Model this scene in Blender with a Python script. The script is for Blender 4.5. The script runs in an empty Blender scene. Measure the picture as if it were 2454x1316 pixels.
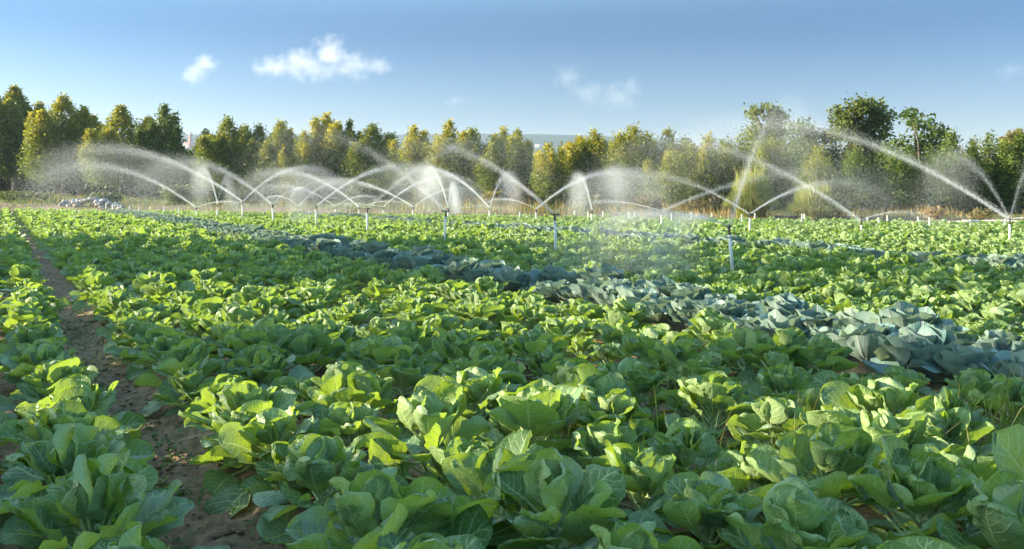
import bpy, math, random
import numpy as np
from mathutils import Vector, Matrix

R = math.radians
rng = np.random.default_rng(11)
random.seed(5)
C = bpy.context.scene.collection

# ---------------------------------------------------------------- picture geometry
F, CX, HY, HC = 2086.0, 1227.0, 462.0, 1.5      # focal length and horizon in photo pixels, eye height in metres
def ray_at(px, py, d):
    return np.array([(px - CX) / F * d, d, HC - (py - HY) / F * d])

ROW = np.array([-0.507, 0.862]); ACR = np.array([0.862, 0.507])     # along / across the crop rows
EDGE_N = np.array([0.456, 0.890]); EDGE_C = -40.8                   # far edge of the field
def beyond(x, y): return x * EDGE_N[0] + y * EDGE_N[1] + EDGE_C
def y_at(px, q):
    return (q - EDGE_C) / (EDGE_N[0] * (px - CX) / F + EDGE_N[1])

SUN_AZ, SUN_EL = R(9), R(13.5)
SUN = np.array([-math.cos(SUN_AZ) * math.cos(SUN_EL), math.sin(SUN_AZ) * math.cos(SUN_EL), math.sin(SUN_EL)])

# ---------------------------------------------------------------- noise
def _h(ix, iy, s):
    v = np.sin(ix * 127.1 + iy * 311.7 + s * 74.7) * 43758.5453
    return v - np.floor(v)
def vnoise(x, y, s=0):
    ix, iy = np.floor(x), np.floor(y); fx, fy = x - ix, y - iy
    fx = fx * fx * (3 - 2 * fx); fy = fy * fy * (3 - 2 * fy)
    a = _h(ix, iy, s) * (1 - fx) + _h(ix + 1, iy, s) * fx
    b = _h(ix, iy + 1, s) * (1 - fx) + _h(ix + 1, iy + 1, s) * fx
    return (a * (1 - fy) + b * fy) * 2 - 1
def sstep(a, b, x):
    t = np.clip((x - a) / (b - a), 0, 1); return t * t * (3 - 2 * t)

def ground_z(x, y, detail=True):
    x = np.asarray(x, float); y = np.asarray(y, float)
    q = beyond(x, y)
    amp = np.clip(0.78 - 0.0109 * x, 0.42, 1.4)
    z = 0.40 * amp * sstep(3.5, 6.5, q) + 0.60 * amp * sstep(6, 20, q) + 0.9 * sstep(25, 90, q) + 0.004 * np.clip(q - 90, 0, 400)
    z = z - 0.12 * sstep(0.3, 1.2, q) * (1 - sstep(2.5, 4, q))
    if detail:
        u = x * ACR[0] + y * ACR[1]
        f = 1 - sstep(-0.5, 0.5, q)
        ph = np.where(u < 0.75, u - 0.27, u - 1.23) / 0.66
        inf = ((u > 0.27) & (u < 1.23))
        ridge = np.where(inf, -0.02 - 0.05 * np.cos((u - 0.75) / 0.48 * math.pi), 0.03 * np.cos(2 * math.pi * ph))
        near = 1 - sstep(10, 40, np.hypot(x, y))
        cl = 0.030 * vnoise(x * 4, y * 4, 1) + 0.024 * np.abs(vnoise(x * 11, y * 11, 2)) + 0.013 * vnoise(x * 24, y * 24, 3)
        z = z + f * ridge + cl * near + (1 - f) * (0.10 * vnoise(x * 0.7, y * 0.7, 4) + 0.04 * vnoise(x * 2.3, y * 2.3, 5)) * (1 - sstep(60, 200, q))
    return z
def hill_z(x, y):
    t = np.clip((y - 520) / 1280.0, 0, 1.35)
    fall = 1 - sstep(140, 620, x) * 0.55
    prof = sstep(0, 1, t)
    return -4 + fall * (119 * prof) + 4 * vnoise(x * 0.004, y * 0.004, 8) * prof + 1.5 * vnoise(x * 0.02, y * 0.02, 9) * prof

# ---------------------------------------------------------------- object helpers
def tag(o, label=None, cat=None, group=None, kind=None):
    if label: o["label"] = label
    if cat: o["category"] = cat
    if group: o["group"] = group
    if kind: o["kind"] = kind
    return o
def empty(name, loc=(0, 0, 0)):
    o = bpy.data.objects.new(name, None); C.objects.link(o); o.location = loc
    o.empty_display_size = 0.1
    return o
def link(name, me, parent=None, loc=None):
    o = bpy.data.objects.new(name, me); C.objects.link(o)
    if parent: o.parent = parent
    if loc is not None: o.location = loc
    return o

class Buf:
    """collects vertices, quads / triangles, uv and tint"""
    def __init__(self): self.v, self.q, self.t, self.uv, self.c, self.n = [], [], [], [], [], 0
    def add(self, v, q=None, t=None, uv=None, c=None):
        v = np.asarray(v, np.float32).reshape(-1, 3); k = len(v)
        self.v.append(v)
        if q is not None and len(q): self.q.append(np.asarray(q, np.int64).reshape(-1, 4) + self.n)
        if t is not None and len(t): self.t.append(np.asarray(t, np.int64).reshape(-1, 3) + self.n)
        self.uv.append(np.zeros((k, 2), np.float32) if uv is None else np.asarray(uv, np.float32))
        c = np.ones((k, 4), np.float32) if c is None else np.asarray(c, np.float32)
        if c.ndim == 1: c = np.tile(c, (k, 1))
        self.c.append(c); self.n += k
    def arrays(self):
        cat = lambda l, w: np.concatenate(l) if l else np.zeros((0, w), np.int64)
        return np.concatenate(self.v), cat(self.q, 4), cat(self.t, 3), np.concatenate(self.uv), np.concatenate(self.c)
    def mesh(self, name, mats, smooth=True):
        return mesh_from(name, *self.arrays(), mats, smooth)

def mesh_from(name, v, q, t, uv, c, mats, smooth=True):
    me = bpy.data.meshes.new(name)
    nq, nt = len(q), len(t)
    loops = np.concatenate([q.ravel(), t.ravel()]).astype(np.int32)
    me.vertices.add(len(v)); me.vertices.foreach_set("co", np.ascontiguousarray(v, np.float32).ravel())
    me.loops.add(len(loops)); me.loops.foreach_set("vertex_index", loops)
    me.polygons.add(nq + nt)
    starts = np.concatenate([np.arange(nq) * 4, nq * 4 + np.arange(nt) * 3]).astype(np.int32)
    me.polygons.foreach_set("loop_start", starts)
    me.update(calc_edges=True)
    if smooth: me.polygons.foreach_set("use_smooth", np.ones(nq + nt, bool))
    ul = me.uv_layers.new(name="UVMap"); ul.data.foreach_set("uv", np.ascontiguousarray(uv[loops], np.float32).ravel())
    ca = me.color_attributes.new("tint", "FLOAT_COLOR", "POINT"); ca.data.foreach_set("color", np.ascontiguousarray(c, np.float32).ravel())
    for m in (mats if isinstance(mats, (list, tuple)) else [mats]): me.materials.append(m)
    me.validate()
    return me

def tube(buf, pts, rad, n=8, c=None, caps=True):
    pts = np.asarray(pts, float); k = len(pts); rad = np.broadcast_to(np.asarray(rad, float), (k,))
    tan = np.gradient(pts, axis=0); tan /= np.linalg.norm(tan, axis=1)[:, None] + 1e-9
    ref = np.array([0.0, 0, 1]) if abs(tan[0][2]) < 0.9 else np.array([1.0, 0, 0])
    a = np.cross(tan, ref); a /= np.linalg.norm(a, axis=1)[:, None] + 1e-9
    b = np.cross(tan, a)
    th = np.arange(n) * 2 * math.pi / n
    ring = pts[:, None, :] + rad[:, None, None] * (np.cos(th)[None, :, None] * a[:, None, :] + np.sin(th)[None, :, None] * b[:, None, :])
    v = ring.reshape(-1, 3); q = []
    for i in range(k - 1):
        for j in range(n):
            j2 = (j + 1) % n
            q.append((i * n + j, i * n + j2, (i + 1) * n + j2, (i + 1) * n + j))
    t = []
    if caps:
        v = np.vstack([v, pts[0], pts[-1]]); a0, a1 = k * n, k * n + 1
        for j in range(n):
            j2 = (j + 1) % n
            t.append((a0, j2, j)); t.append((a1, (k - 1) * n + j, (k - 1) * n + j2))
    buf.add(v, q, t, None, c)

# ---------------------------------------------------------------- materials
class NT:
    def __init__(self, name):
        self.m = bpy.data.materials.new(name); self.m.use_nodes = True
        self.t = self.m.node_tree; self.t.nodes.clear()
        self.out = self.t.nodes.new("ShaderNodeOutputMaterial")
    def n(self, typ, **kw):
        nd = self.t.nodes.new(typ)
        for k, v in kw.items(): setattr(nd, k, v)
        return nd
    def put(self, sock, val):
        if isinstance(val, bpy.types.NodeSocket): self.t.links.new(val, sock)
        elif val is not None: sock.default_value = val
    def math(self, op, a, b=None, c=None, clamp=False):
        nd = self.n("ShaderNodeMath", operation=op, use_clamp=clamp)
        self.put(nd.inputs[0], a); self.put(nd.inputs[1], b)
        if c is not None: self.put(nd.inputs[2], c)
        return nd.outputs[0]
    def smooth(self, v, a, b, lo=0.0, hi=1.0):
        nd = self.n("ShaderNodeMapRange", interpolation_type="SMOOTHSTEP")
        self.put(nd.inputs[0], v); self.put(nd.inputs[1], a); self.put(nd.inputs[2], b); self.put(nd.inputs[3], lo); self.put(nd.inputs[4], hi)
        return nd.outputs[0]
    def mix(self, f, a, b, blend="MIX"):
        nd = self.n("ShaderNodeMix", data_type="RGBA", blend_type=blend)
        self.put(nd.inputs[0], f); self.put(nd.inputs[6], a if isinstance(a, bpy.types.NodeSocket) else (*a, 1)[:4]); self.put(nd.inputs[7], b if isinstance(b, bpy.types.NodeSocket) else (*b, 1)[:4])
        return nd.outputs[2]
    def noise(self, scale, vec=None, detail=3, rough=0.5):
        nd = self.n("ShaderNodeTexNoise"); nd.inputs["Scale"].default_value = scale; nd.inputs["Detail"].default_value = detail; nd.inputs["Roughness"].default_value = rough
        if vec is not None: self.put(nd.inputs["Vector"], vec)
        return nd.outputs["Fac"]
    def attr(self, name="tint"):
        return self.n("ShaderNodeVertexColor", layer_name=name).outputs["Color"]
    def sep(self, col):
        nd = self.n("ShaderNodeSeparateColor"); self.put(nd.inputs[0], col); return nd.outputs
    def bump(self, h, strength=0.5, dist=0.01):
        nd = self.n("ShaderNodeBump"); nd.inputs["Strength"].default_value = strength; nd.inputs["Distance"].default_value = dist
        self.put(nd.inputs["Height"], h); return nd.outputs[0]
    def bsdf(self, col, rough=0.6, spec=0.4, normal=None, **kw):
        nd = self.n("ShaderNodeBsdfPrincipled")
        self.put(nd.inputs["Base Color"], col if isinstance(col, bpy.types.NodeSocket) else (*col, 1)[:4])
        self.put(nd.inputs["Roughness"], rough); self.put(nd.inputs["Specular IOR Level"], spec)
        if normal is not None: self.put(nd.inputs["Normal"], normal)
        for k, v in kw.items(): self.put(nd.inputs[k.replace("_", " ")], v)
        return nd.outputs[0]
    def translucent(self, col, normal=None):
        nd = self.n("ShaderNodeBsdfTranslucent"); self.put(nd.inputs[0], col if isinstance(col, bpy.types.NodeSocket) else (*col, 1)[:4])
        if normal is not None: self.put(nd.inputs["Normal"], normal)
        return nd.outputs[0]
    def mixs(self, f, a, b):
        nd = self.n("ShaderNodeMixShader"); self.put(nd.inputs[0], f); self.put(nd.inputs[1], a); self.put(nd.inputs[2], b); return nd.outputs[0]
    def surf(self, s): self.t.links.new(s, self.out.inputs["Surface"]); return self.m

def leaf_material(name, dark, mid, young, vein, under, waxy, trans, nlat, slant, rough, tw, vein_amt=0.8, net_amt=0.38, radial=False):
    """veined leaf: uv.x runs from base to tip, uv.y across; tint r = youth, g = light/dark, b = waxy bloom"""
    m = NT(name)
    uv = m.n("ShaderNodeUVMap", uv_map="UVMap").outputs[0]
    sx = m.n("ShaderNodeSeparateXYZ"); m.put(sx.inputs[0], uv)
    s, t = sx.outputs[0], m.math("SUBTRACT", sx.outputs[1], 0.5)
    geo = m.n("ShaderNodeNewGeometry"); pos = m.n("ShaderNodeTexCoord").outputs["Object"]
    a = m.math("MULTIPLY", m.math("ABSOLUTE", t), 2.0)
    wob = m.math("MULTIPLY", m.math("SUBTRACT", m.noise(3.0, uv, 2), 0.5), 0.55)
    w = m.math("MULTIPLY_ADD", s, -0.05, 0.078)
    mid_l = m.smooth(a, m.math("MULTIPLY", w, 1.25), m.math("MULTIPLY", w, 0.5))
    p = m.math("MULTIPLY", m.math("SUBTRACT", s, m.math("MULTIPLY", m.math("POWER", a, 1.25), slant)), nlat)
    p = m.math("ADD", m.math("ADD", p, m.math("MULTIPLY", m.math("SIGN", t), 0.25)), wob)
    d = m.math("ABSOLUTE", m.math("SUBTRACT", m.math("FRACT", p), 0.5))
    lw = m.math("MULTIPLY_ADD", a, -0.06, 0.135)
    if radial:
        p = m.math("ADD", m.math("MULTIPLY", t, 12.0), m.math("MULTIPLY", wob, 0.6))
        d = m.math("ABSOLUTE", m.math("SUBTRACT", m.math("FRACT", m.math("ADD", p, 0.5)), 0.5)); d = m.math("SUBTRACT", 0.5, m.math("SUBTRACT", 0.5, d))
        lw = m.math("MULTIPLY_ADD", s, -0.07, 0.13)
    lat = m.math("MULTIPLY", m.smooth(d, lw, m.math("MULTIPLY", lw, 0.25)), m.smooth(a, 1.0, 0.75))
    vor = m.n("ShaderNodeTexVoronoi", feature="DISTANCE_TO_EDGE"); vor.inputs["Scale"].default_value = 9.0; m.put(vor.inputs["Vector"], uv)
    net = m.math("MULTIPLY", m.smooth(vor.outputs["Distance"], 0.07, 0.01), net_amt)
    veins = m.math("MAXIMUM", m.math("MAXIMUM", mid_l, m.math("MULTIPLY", lat, 0.85)), net)
    tc = m.sep(m.attr())
    blot = m.noise(9.0, pos, 4, 0.6)
    base = m.mix(m.smooth(m.math("ADD", blot, m.math("MULTIPLY", m.math("SUBTRACT", tc[1], 0.5), 0.7)), 0.25, 0.8), dark, mid)
    base = m.mix(tc[0], base, young)
    base = m.mix(m.math("MULTIPLY", geo.outputs["Backfacing"], 0.62), base, under)
    base = m.mix(m.math("MULTIPLY", tc[2], m.smooth(m.noise(5.0, pos, 3), 0.3, 0.7, 0.45, 1.0)), base, waxy)
    col = m.mix(m.math("MULTIPLY", veins, vein_amt), base, vein)
    # insect nibbles and dry specks
    spk = m.smooth(m.noise(46.0, pos, 2), 0.74, 0.80)
    col = m.mix(m.math("MULTIPLY", spk, 0.45), col, (0.30, 0.27, 0.12))
    hgt = m.math("ADD", m.math("MULTIPLY", veins, -0.6), m.math("MULTIPLY", m.noise(26.0, pos, 3), 0.55))
    nrm = m.bump(hgt, 0.8, 0.008)
    bs = m.bsdf(col, m.smooth(blot, 0.2, 0.8, rough - 0.06, rough + 0.1), 0.42, nrm)
    tcol = m.mix(m.math("MULTIPLY", veins, 0.6), m.mix(tc[0], trans, tuple(min(1, c * 1.35) for c in trans)), vein)
    return m.surf(m.mixs(tw, bs, m.translucent(tcol, nrm)))

M = {}
M["sprout"] = leaf_material("sprout_leaf", (0.042, 0.108, 0.026), (0.084, 0.182, 0.042), (0.21, 0.31, 0.065), (0.46, 0.55, 0.22), (0.27, 0.37, 0.15), (0.31, 0.41, 0.29), (0.38, 0.53, 0.022), 5.5, 0.42, 0.45, 0.30, 0.9)
M["cabbage"] = leaf_material("red_cabbage_leaf", (0.066, 0.142, 0.115), (0.125, 0.225, 0.185), (0.20, 0.28, 0.16), (0.33, 0.31, 0.31), (0.24, 0.31, 0.25), (0.23, 0.34, 0.33), (0.27, 0.36, 0.17), 9.0, 0.75, 0.5, 0.24, 0.55, 0.10, True)

def tinted(name, tw=0.35, rough=0.6, spec=0.25, tcol=None):
    m = NT(name); c = m.attr()
    bs = m.bsdf(c, rough, spec)
    tr = m.translucent(m.mix(0.5, c, tcol) if tcol else m.mix(1.0, c, (1.5, 1.35, 0.5), "MULTIPLY"))
    return m.surf(m.mixs(tw, bs, tr))
M["tree_leaf"] = tinted("tree_leaf", 0.38, 0.55, 0.3)
M["blade"] = tinted("grass_blade", 0.35)
m = NT("stalk"); o = m.n("ShaderNodeTexCoord").outputs["Object"]
M["stalk"] = m.surf(m.bsdf(m.mix(m.noise(30, o), (0.16, 0.22, 0.08), (0.30, 0.34, 0.17)), 0.6, 0.3, m.bump(m.noise(60, o), 0.4, 0.004)))
m = NT("bark"); o = m.n("ShaderNodeTexCoord").outputs["Object"]
mp = m.n("ShaderNodeMapping"); mp.inputs["Scale"].default_value = (3, 3, 0.8); m.put(mp.inputs[0], o)
bn = m.noise(5, mp.outputs[0], 5, 0.65)
M["bark"] = m.surf(m.bsdf(m.mix(m.smooth(bn, 0.3, 0.7), m.mix(1.0, m.attr(), (0.45, 0.42, 0.4), "MULTIPLY"), m.attr()), 0.85, 0.2, m.bump(bn, 0.7, 0.03)))
m = NT("white_pipe"); o = m.n("ShaderNodeTexCoord").outputs["Object"]
dirt = m.smooth(m.noise(7, o, 5, 0.65), 0.5, 0.78)
M["pipe"] = m.surf(m.bsdf(m.mix(m.math("MULTIPLY", dirt, 0.5), (0.72, 0.68, 0.58), (0.40, 0.34, 0.24)), 0.45, 0.4))
m = NT("sprinkler_metal"); o = m.n("ShaderNodeTexCoord").outputs["Object"]
M["metal"] = m.surf(m.bsdf(m.mix(m.noise(40, o), (0.035, 0.03, 0.028), (0.11, 0.085, 0.06)), 0.4, 0.5, Metallic=0.55))
m = NT("water_drops")
M["water"] = m.surf(m.mixs(0.5, m.bsdf((0.88, 0.90, 0.92), 0.3, 0.6), m.translucent((0.92, 0.94, 0.95))))
m = NT("pale_rubble"); o = m.n("ShaderNodeTexCoord").outputs["Object"]
M["rubble"] = m.surf(m.bsdf(m.mix(m.smooth(m.noise(2.2, o, 5), 0.35, 0.7), (0.46, 0.44, 0.41), (0.20, 0.18, 0.16)), 0.85, 0.2, m.bump(m.noise(9, o, 4), 0.6, 0.05)))

# soil / ground: tint rgb is the ground cover colour
m = NT("ground_soil"); o = m.n("ShaderNodeTexCoord").outputs["Object"]
n1, n2, n3 = m.noise(1.7, o, 6, 0.62), m.noise(14, o, 6, 0.7), m.noise(60, o, 5, 0.7)
col = m.mix(m.smooth(n2, 0.3, 0.72), m.mix(1.0, m.attr(), (0.55, 0.52, 0.5), "MULTIPLY"), m.mix(1.0, m.attr(), (1.35, 1.3, 1.25), "MULTIPLY"))
col = m.mix(m.smooth(n1, 0.58, 0.75, 0, 0.35), col, m.mix(1.0, m.attr(), (1.5, 1.5, 1.5), "MULTIPLY"))
M["ground"] = m.surf(m.bsdf(col, 0.9, 0.18, m.bump(m.math("ADD", m.math("MULTIPLY", n2, 1.0), m.math("MULTIPLY", n3, 0.5)), 0.9, 0.03)))
m = NT("hill_cover"); o = m.n("ShaderNodeTexCoord").outputs["Object"]
sx = m.n("ShaderNodeSeparateXYZ"); m.put(sx.inputs[0], o)
hn = m.noise(0.012, o, 6, 0.6)
hc = m.mix(m.smooth(m.math("ADD", sx.outputs[2], m.math("MULTIPLY", hn, 40)), 45, 62), (0.36, 0.29, 0.19), (0.05, 0.075, 0.07))
hc = m.mix(m.smooth(m.noise(0.05, o, 4), 0.55, 0.62, 0, 0.7), hc, (0.06, 0.075, 0.04))
M["hill"] = m.surf(m.bsdf(hc, 0.95, 0.1))
def plain(name, a, b, scale=3.0, rough=0.8):
    m = NT(name); o = m.n("ShaderNodeTexCoord").outputs["Object"]
    return m.surf(m.bsdf(m.mix(m.noise(scale, o, 4), a, b), rough, 0.25))
M["brick"] = plain("brick_red", (0.30, 0.11, 0.08), (0.42, 0.18, 0.13), 0.6)
M["plaster"] = plain("white_plaster", (0.42, 0.41, 0.39), (0.54, 0.52, 0.50), 0.4)
M["roof"] = plain("grey_roof", (0.25, 0.22, 0.21), (0.34, 0.30, 0.28), 0.4)
M["glass"] = plain("dark_glass", (0.03, 0.035, 0.045), (0.05, 0.06, 0.07), 0.4, 0.2)

# ---------------------------------------------------------------- ground sheet
def lines(segs):
    out = [segs[0][0]]
    for a, b, st0, st1 in segs:
        x, st = a, st0
        n = max(1, int(round((b - a) / (0.5 * (st0 + st1)))))
        w = np.linspace(st0, st1, n); w = w / w.sum() * (b - a)
        out += list(a + np.cumsum(w))
    return np.array(out)
gx = lines([(-2600, -90, 400, 8), (-90, -12, 6, 0.35), (-12, -3.2, 0.3, 0.05), (-3.2, 3.2, 0.042, 0.042), (3.2, 14, 0.05, 0.35), (14, 60, 0.4, 6), (60, 2600, 8, 400)])
gy = lines([(-60, -1, 12, 0.4), (-1, 2.0, 0.3, 0.045), (2.0, 8.5, 0.04, 0.045), (8.5, 40, 0.05, 0.6), (40, 110, 0.5, 1.2), (110, 520, 3, 40), (520, 700, 45, 60)])
X, Y = np.meshgrid(gx, gy)
Z = ground_z(X, Y)
q_ = beyond(X, Y); nz = vnoise(X * 0.5, Y * 0.5, 21) + 0.6 * vnoise(X * 1.7, Y * 1.7, 22)
def cl(*c): return np.array(c)
soil, track, bank, verge, straw = cl(.28, .192, .112), cl(.34, .27, .20), cl(.24, .17, .11), cl(.13, .14, .05), cl(.42, .30, .13)
k1 = sstep(0.2, 1.0, q_ + nz * .5)[..., None]; k2 = sstep(3, 4.5, q_ + nz * .6)[..., None]; k3 = sstep(6.5, 9, q_ + nz * 1.5)[..., None]; k4 = sstep(19, 24, q_ + nz * 2)[..., None]
col = soil * (1 - k1) + track * k1; col = col * (1 - k2) + bank * k2; col = col * (1 - k3) + verge * k3; col = col * (1 - k4) + straw * k4
ny, nx = X.shape
idx = np.arange(ny * nx).reshape(ny, nx)
quads = np.stack([idx[:-1, :-1], idx[:-1, 1:], idx[1:, 1:], idx[1:, :-1]], -1).reshape(-1, 4)
gme = mesh_from("ground", np.stack([X, Y, Z], -1).reshape(-1, 3), quads, np.zeros((0, 3), np.int64), np.zeros((ny * nx, 2)), np.concatenate([col.reshape(-1, 3), np.ones((ny * nx, 1))], 1), M["ground"])
tag(link("ground", gme), "brown soil of the crop field with a bank and dry verge behind", "ground", kind="structure")

# far flat-topped ridge
hx = np.linspace(-2600, 2600, 150); hy = np.linspace(480, 2300, 70)
X2, Y2 = np.meshgrid(hx, hy); Z2 = hill_z(X2, Y2)
i2 = np.arange(X2.size).reshape(X2.shape)
quads = np.stack([i2[:-1, :-1], i2[:-1, 1:], i2[1:, 1:], i2[1:, :-1]], -1).reshape(-1, 4)
hme = mesh_from("hills", np.stack([X2, Y2, Z2], -1).reshape(-1, 3), quads, np.zeros((0, 3), np.int64), np.zeros((X2.size, 2)), np.ones((X2.size, 4)), M["hill"])
tag(link("hills", hme), "long flat topped blue grey ridge far behind the trees", "hill", kind="structure")

# ---------------------------------------------------------------- crop plants
def leaf(buf, r, nS, nT, L, W, pet, elev, az, zb, bend, cup, ripple, rfreq, tint, wide=0.72, roll=0.0, rad0=0.012, pucker=0.004, slant=0.42, nlat=6.0, sharp=0.52, scal=0.0, fan=False):
    s = (1 - np.cos(np.pi * np.linspace(0, 1, nS + 1) ** 0.92)) / 2; t = np.linspace(-1, 1, nT + 1)
    prof = np.clip(np.sin(math.pi * np.clip(s, 0, 1) ** wide), 0, 1) ** sharp
    if fan: prof = (s ** 0.8 * np.sqrt(np.clip(1 - s ** 3.6, 0, 1))) / 0.66
    prof = np.maximum(prof, 0.035)
    w = W / 2 * prof
    th = elev + bend * s ** 1.2
    ds = L * np.diff(s)
    cx = pet * math.cos(elev) + rad0 + np.concatenate([[0], np.cumsum(np.cos((th[1:] + th[:-1]) / 2) * ds)])
    cz = zb + pet * math.sin(elev) + np.concatenate([[0], np.cumsum(np.sin((th[1:] + th[:-1]) / 2) * ds)])
    S, T = np.meshgrid(s, t, indexing="ij"); Wd = w[:, None]
    c = cup if abs(cup) > 0.05 else 0.05
    # cupping varies over the leaf and between its two halves
    cl_ = c * (0.75 + 0.5 * S) * np.where(T > 0, 1 + r.normal() * 0.25, 1 + r.normal() * 0.25)
    cl_ = np.where(np.abs(cl_) < 0.05, 0.05, cl_)
    phi = T * cl_
    yy = Wd * np.sin(phi) / cl_
    hh = Wd * (1 - np.cos(phi)) / cl_
    p1, p2, p3 = r.uniform(0, 6.28, 3)
    edge = np.abs(T) ** 2.2
    hh = hh + ripple * edge * np.where(T > 0, np.sin(rfreq * S * 6.28 + p1), np.sin(rfreq * 1.13 * S * 6.28 + p2)) * (0.3 + prof[:, None])
    hh = hh + ripple * 0.8 * np.sin(T * 5.0 + p3) * S ** 3
    hh = hh + ripple * 0.8 * vnoise(S * 3 + p1 * 7, T * 2.2 + p2 * 9, 31)
    pk = np.cos(2 * math.pi * ((S - slant * np.abs(T) ** 1.25) * nlat + np.sign(T) * 0.25 - 0.5))
    hh = hh - pucker * pk * np.minimum(1, np.abs(T) * 3) * (1 - 0.6 * edge) * prof[:, None]
    yy = yy + 0.055 * W * vnoise(S * 6 + p3, T * 0.5 + p1, 33) * edge
    if scal:
        k = edge * 0.6 + 0.6 * S ** 6
        yy = yy * (1 + scal * k * np.sin(31 * S + p1)); hh = hh + scal * 0.16 * W * np.sin(T * 13 + p2) * S ** 5
    along = None
    if fan:                                                     # a fan: ribs run out from the base to a scalloped rim
        ph = T * 1.12
        rim = L * (1 - 0.20 * T ** 2 + scal * (np.sin(T * 8 + p1) + 0.6 * np.sin(T * 14 + p2)) + 0.07 * vnoise(T * 2.5 + p3 * 5, T * 0 + p1, 35))
        along = S * rim * np.cos(ph); yy = S * rim * np.sin(ph) * (W / L) * 0.92
        hh = cup * 1.5 * yy ** 2 / L - 0.16 * L * cup * S ** 5 + ripple * 1.1 * S ** 3.5 * (np.sin(T * 5.5 + p2) + 0.45 * np.sin(T * 11 + p3)) - 0.003 * S * np.cos(T * math.pi * 6) + 0.012 * vnoise(S * 2 + p1 * 7, T * 1.6 + p2 * 9, 31)
    cr, sr = math.cos(roll), math.sin(roll)
    yy, hh = yy * cr - hh * sr, yy * sr + hh * cr
    if along is None:
        x = cx[:, None] - np.sin(th)[:, None] * hh
        z = cz[:, None] + np.cos(th)[:, None] * hh
    else:
        arc = np.concatenate([[0], np.cumsum(ds)]); al = np.clip(along, -0.02, L * 1.25)
        thA = np.interp(al, arc, th); ov = al - np.clip(al, 0, L)
        x = np.interp(al, arc, cx) + ov * np.cos(thA) - np.sin(thA) * hh
        z = np.interp(al, arc, cz) + ov * np.sin(thA) + np.cos(thA) * hh
    ca, sa = math.cos(az), math.sin(az)
    v = np.stack([x * ca - yy * sa, x * sa + yy * ca, z], -1).reshape(-1, 3)
    i = np.arange((nS + 1) * (nT + 1)).reshape(nS + 1, nT + 1)
    q = np.stack([i[:-1, :-1], i[1:, :-1], i[1:, 1:], i[:-1, 1:]], -1).reshape(-1, 4)
    buf.add(v, q, None, np.stack([S, T * 0.5 + 0.5], -1).reshape(-1, 2), (*tint, 1))
    if pet > 0.02 and nS > 3:                                   # leaf stalk
        a = np.array([rad0 * 0.5 * ca, rad0 * 0.5 * sa, zb - 0.01]); b = np.array([cx[0] * ca, cx[0] * sa, cz[0]])
        n0 = buf.n; k0 = len(buf.v)
        tube(buf, [a, (a + b) / 2 - [0, 0, 0.006], b + (b - a) * 0.08], [0.009, 0.0065, 0.0055], 5, (*tint, 1), False)
        buf.uv[-1][:] = (0.02, 0.5)

def sprout_plant(r, lod):
    nS, nT, n = [(11, 10, 28), (7, 6, 24), (4, 4, 17)][lod]
    b = Buf(); top = r.uniform(0.15, 0.235); old = r.uniform(0, 1)
    for i in range(n):
        f = i / (n - 1)
        az = i * 2.39996 + r.normal() * 0.25
        elev = R(6 + 62 * f ** 0.75 + r.normal() * 17)
        L = (0.228 - 0.100 * f) * r.uniform(0.78, 1.18) * (1.12 if lod == 2 else 1)
        W = L * r.uniform(1.08, 1.36)
        pet = (0.19 - 0.125 * f) * r.uniform(0.7, 1.2)
        flop = r.random() < 0.14 and f < 0.75
        bend = R(-26 + 48 * f + r.normal() * 15) - (R(38) if flop else 0)
        cup = (0.42 + 0.50 * f) * r.uniform(0.4, 1.5) * (-0.7 if flop else 1)
        yt = np.clip(0.06 + 0.50 * f ** 2 + r.normal() * 0.15, 0, 0.8)
        if r.random() < 0.035: yt = 1.0
        wx = np.clip(r.normal() * 0.25 + (0.24 if f < 0.45 else 0.12), 0, 0.8)
        leaf(b, r, nS, nT, L, W, pet, elev, az, 0.05 + top * f, bend, cup, 0.006 + 0.007 * r.random() ** 2, r.uniform(1.2, 2.8), (yt, r.random(), wx), wide=r.uniform(0.9, 1.15), roll=r.normal() * 0.38, sharp=0.42, pucker=0.007)
    for i in range({0: 5, 1: 2, 2: 0}[lod]):                    # folded heart
        leaf(b, r, nS, nT, 0.10, 0.10, 0.0, R(70 + 14 * r.random()), i * 1.9, top + 0.05, R(30), 1.9, 0.004, 2.0, (0.6, r.random(), 0.1), wide=1.0)
    return b, top
def cabbage_plant(r, lod):
    nS, nT, n = [(11, 28, 23), (8, 16, 18), (4, 6, 9)][lod]
    b = Buf()
    for i in range(n):
        f = i / (n - 1)
        elev = R(33 + 44 * f ** 0.7 + r.normal() * 9)
        L = (0.26 - 0.08 * f) * r.uniform(0.82, 1.18); W = L * r.uniform(0.95, 1.2)
        flop = f < 0.3 and r.random() < 0.35
        leaf(b, r, nS, nT, L, W, 0.05 - 0.03 * f, elev, i * 2.39996 + r.normal() * 0.2, 0.05 + 0.06 * f, R(18 + 14 * f + r.normal() * 12) - (R(60) if flop else 0), (0.55 + 0.5 * f) * r.uniform(0.6, 1.35) * (-0.5 if flop else 1),
             0.014 * r.uniform(0.6, 1.4), 2.0, (np.clip(r.normal() * 0.35, 0, 0.9), r.random(), np.clip(0.2 + r.normal() * 0.35, 0, 0.9)), roll=r.normal() * 0.22, rad0=0.03, scal=0.03, fan=True)
    for i in range({0: 7, 1: 5, 2: 3}[lod]):                    # the head
        leaf(b, r, nS, nT, 0.13, 0.13, 0.0, R(40 + 4 * i), i * 2.1, 0.12, R(100), 1.7, 0.004, 2, (0.1, r.random(), 0.3), wide=1.0, rad0=0.05, pucker=0.002, slant=0.75, nlat=8, sharp=0.6)
    return b

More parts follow.
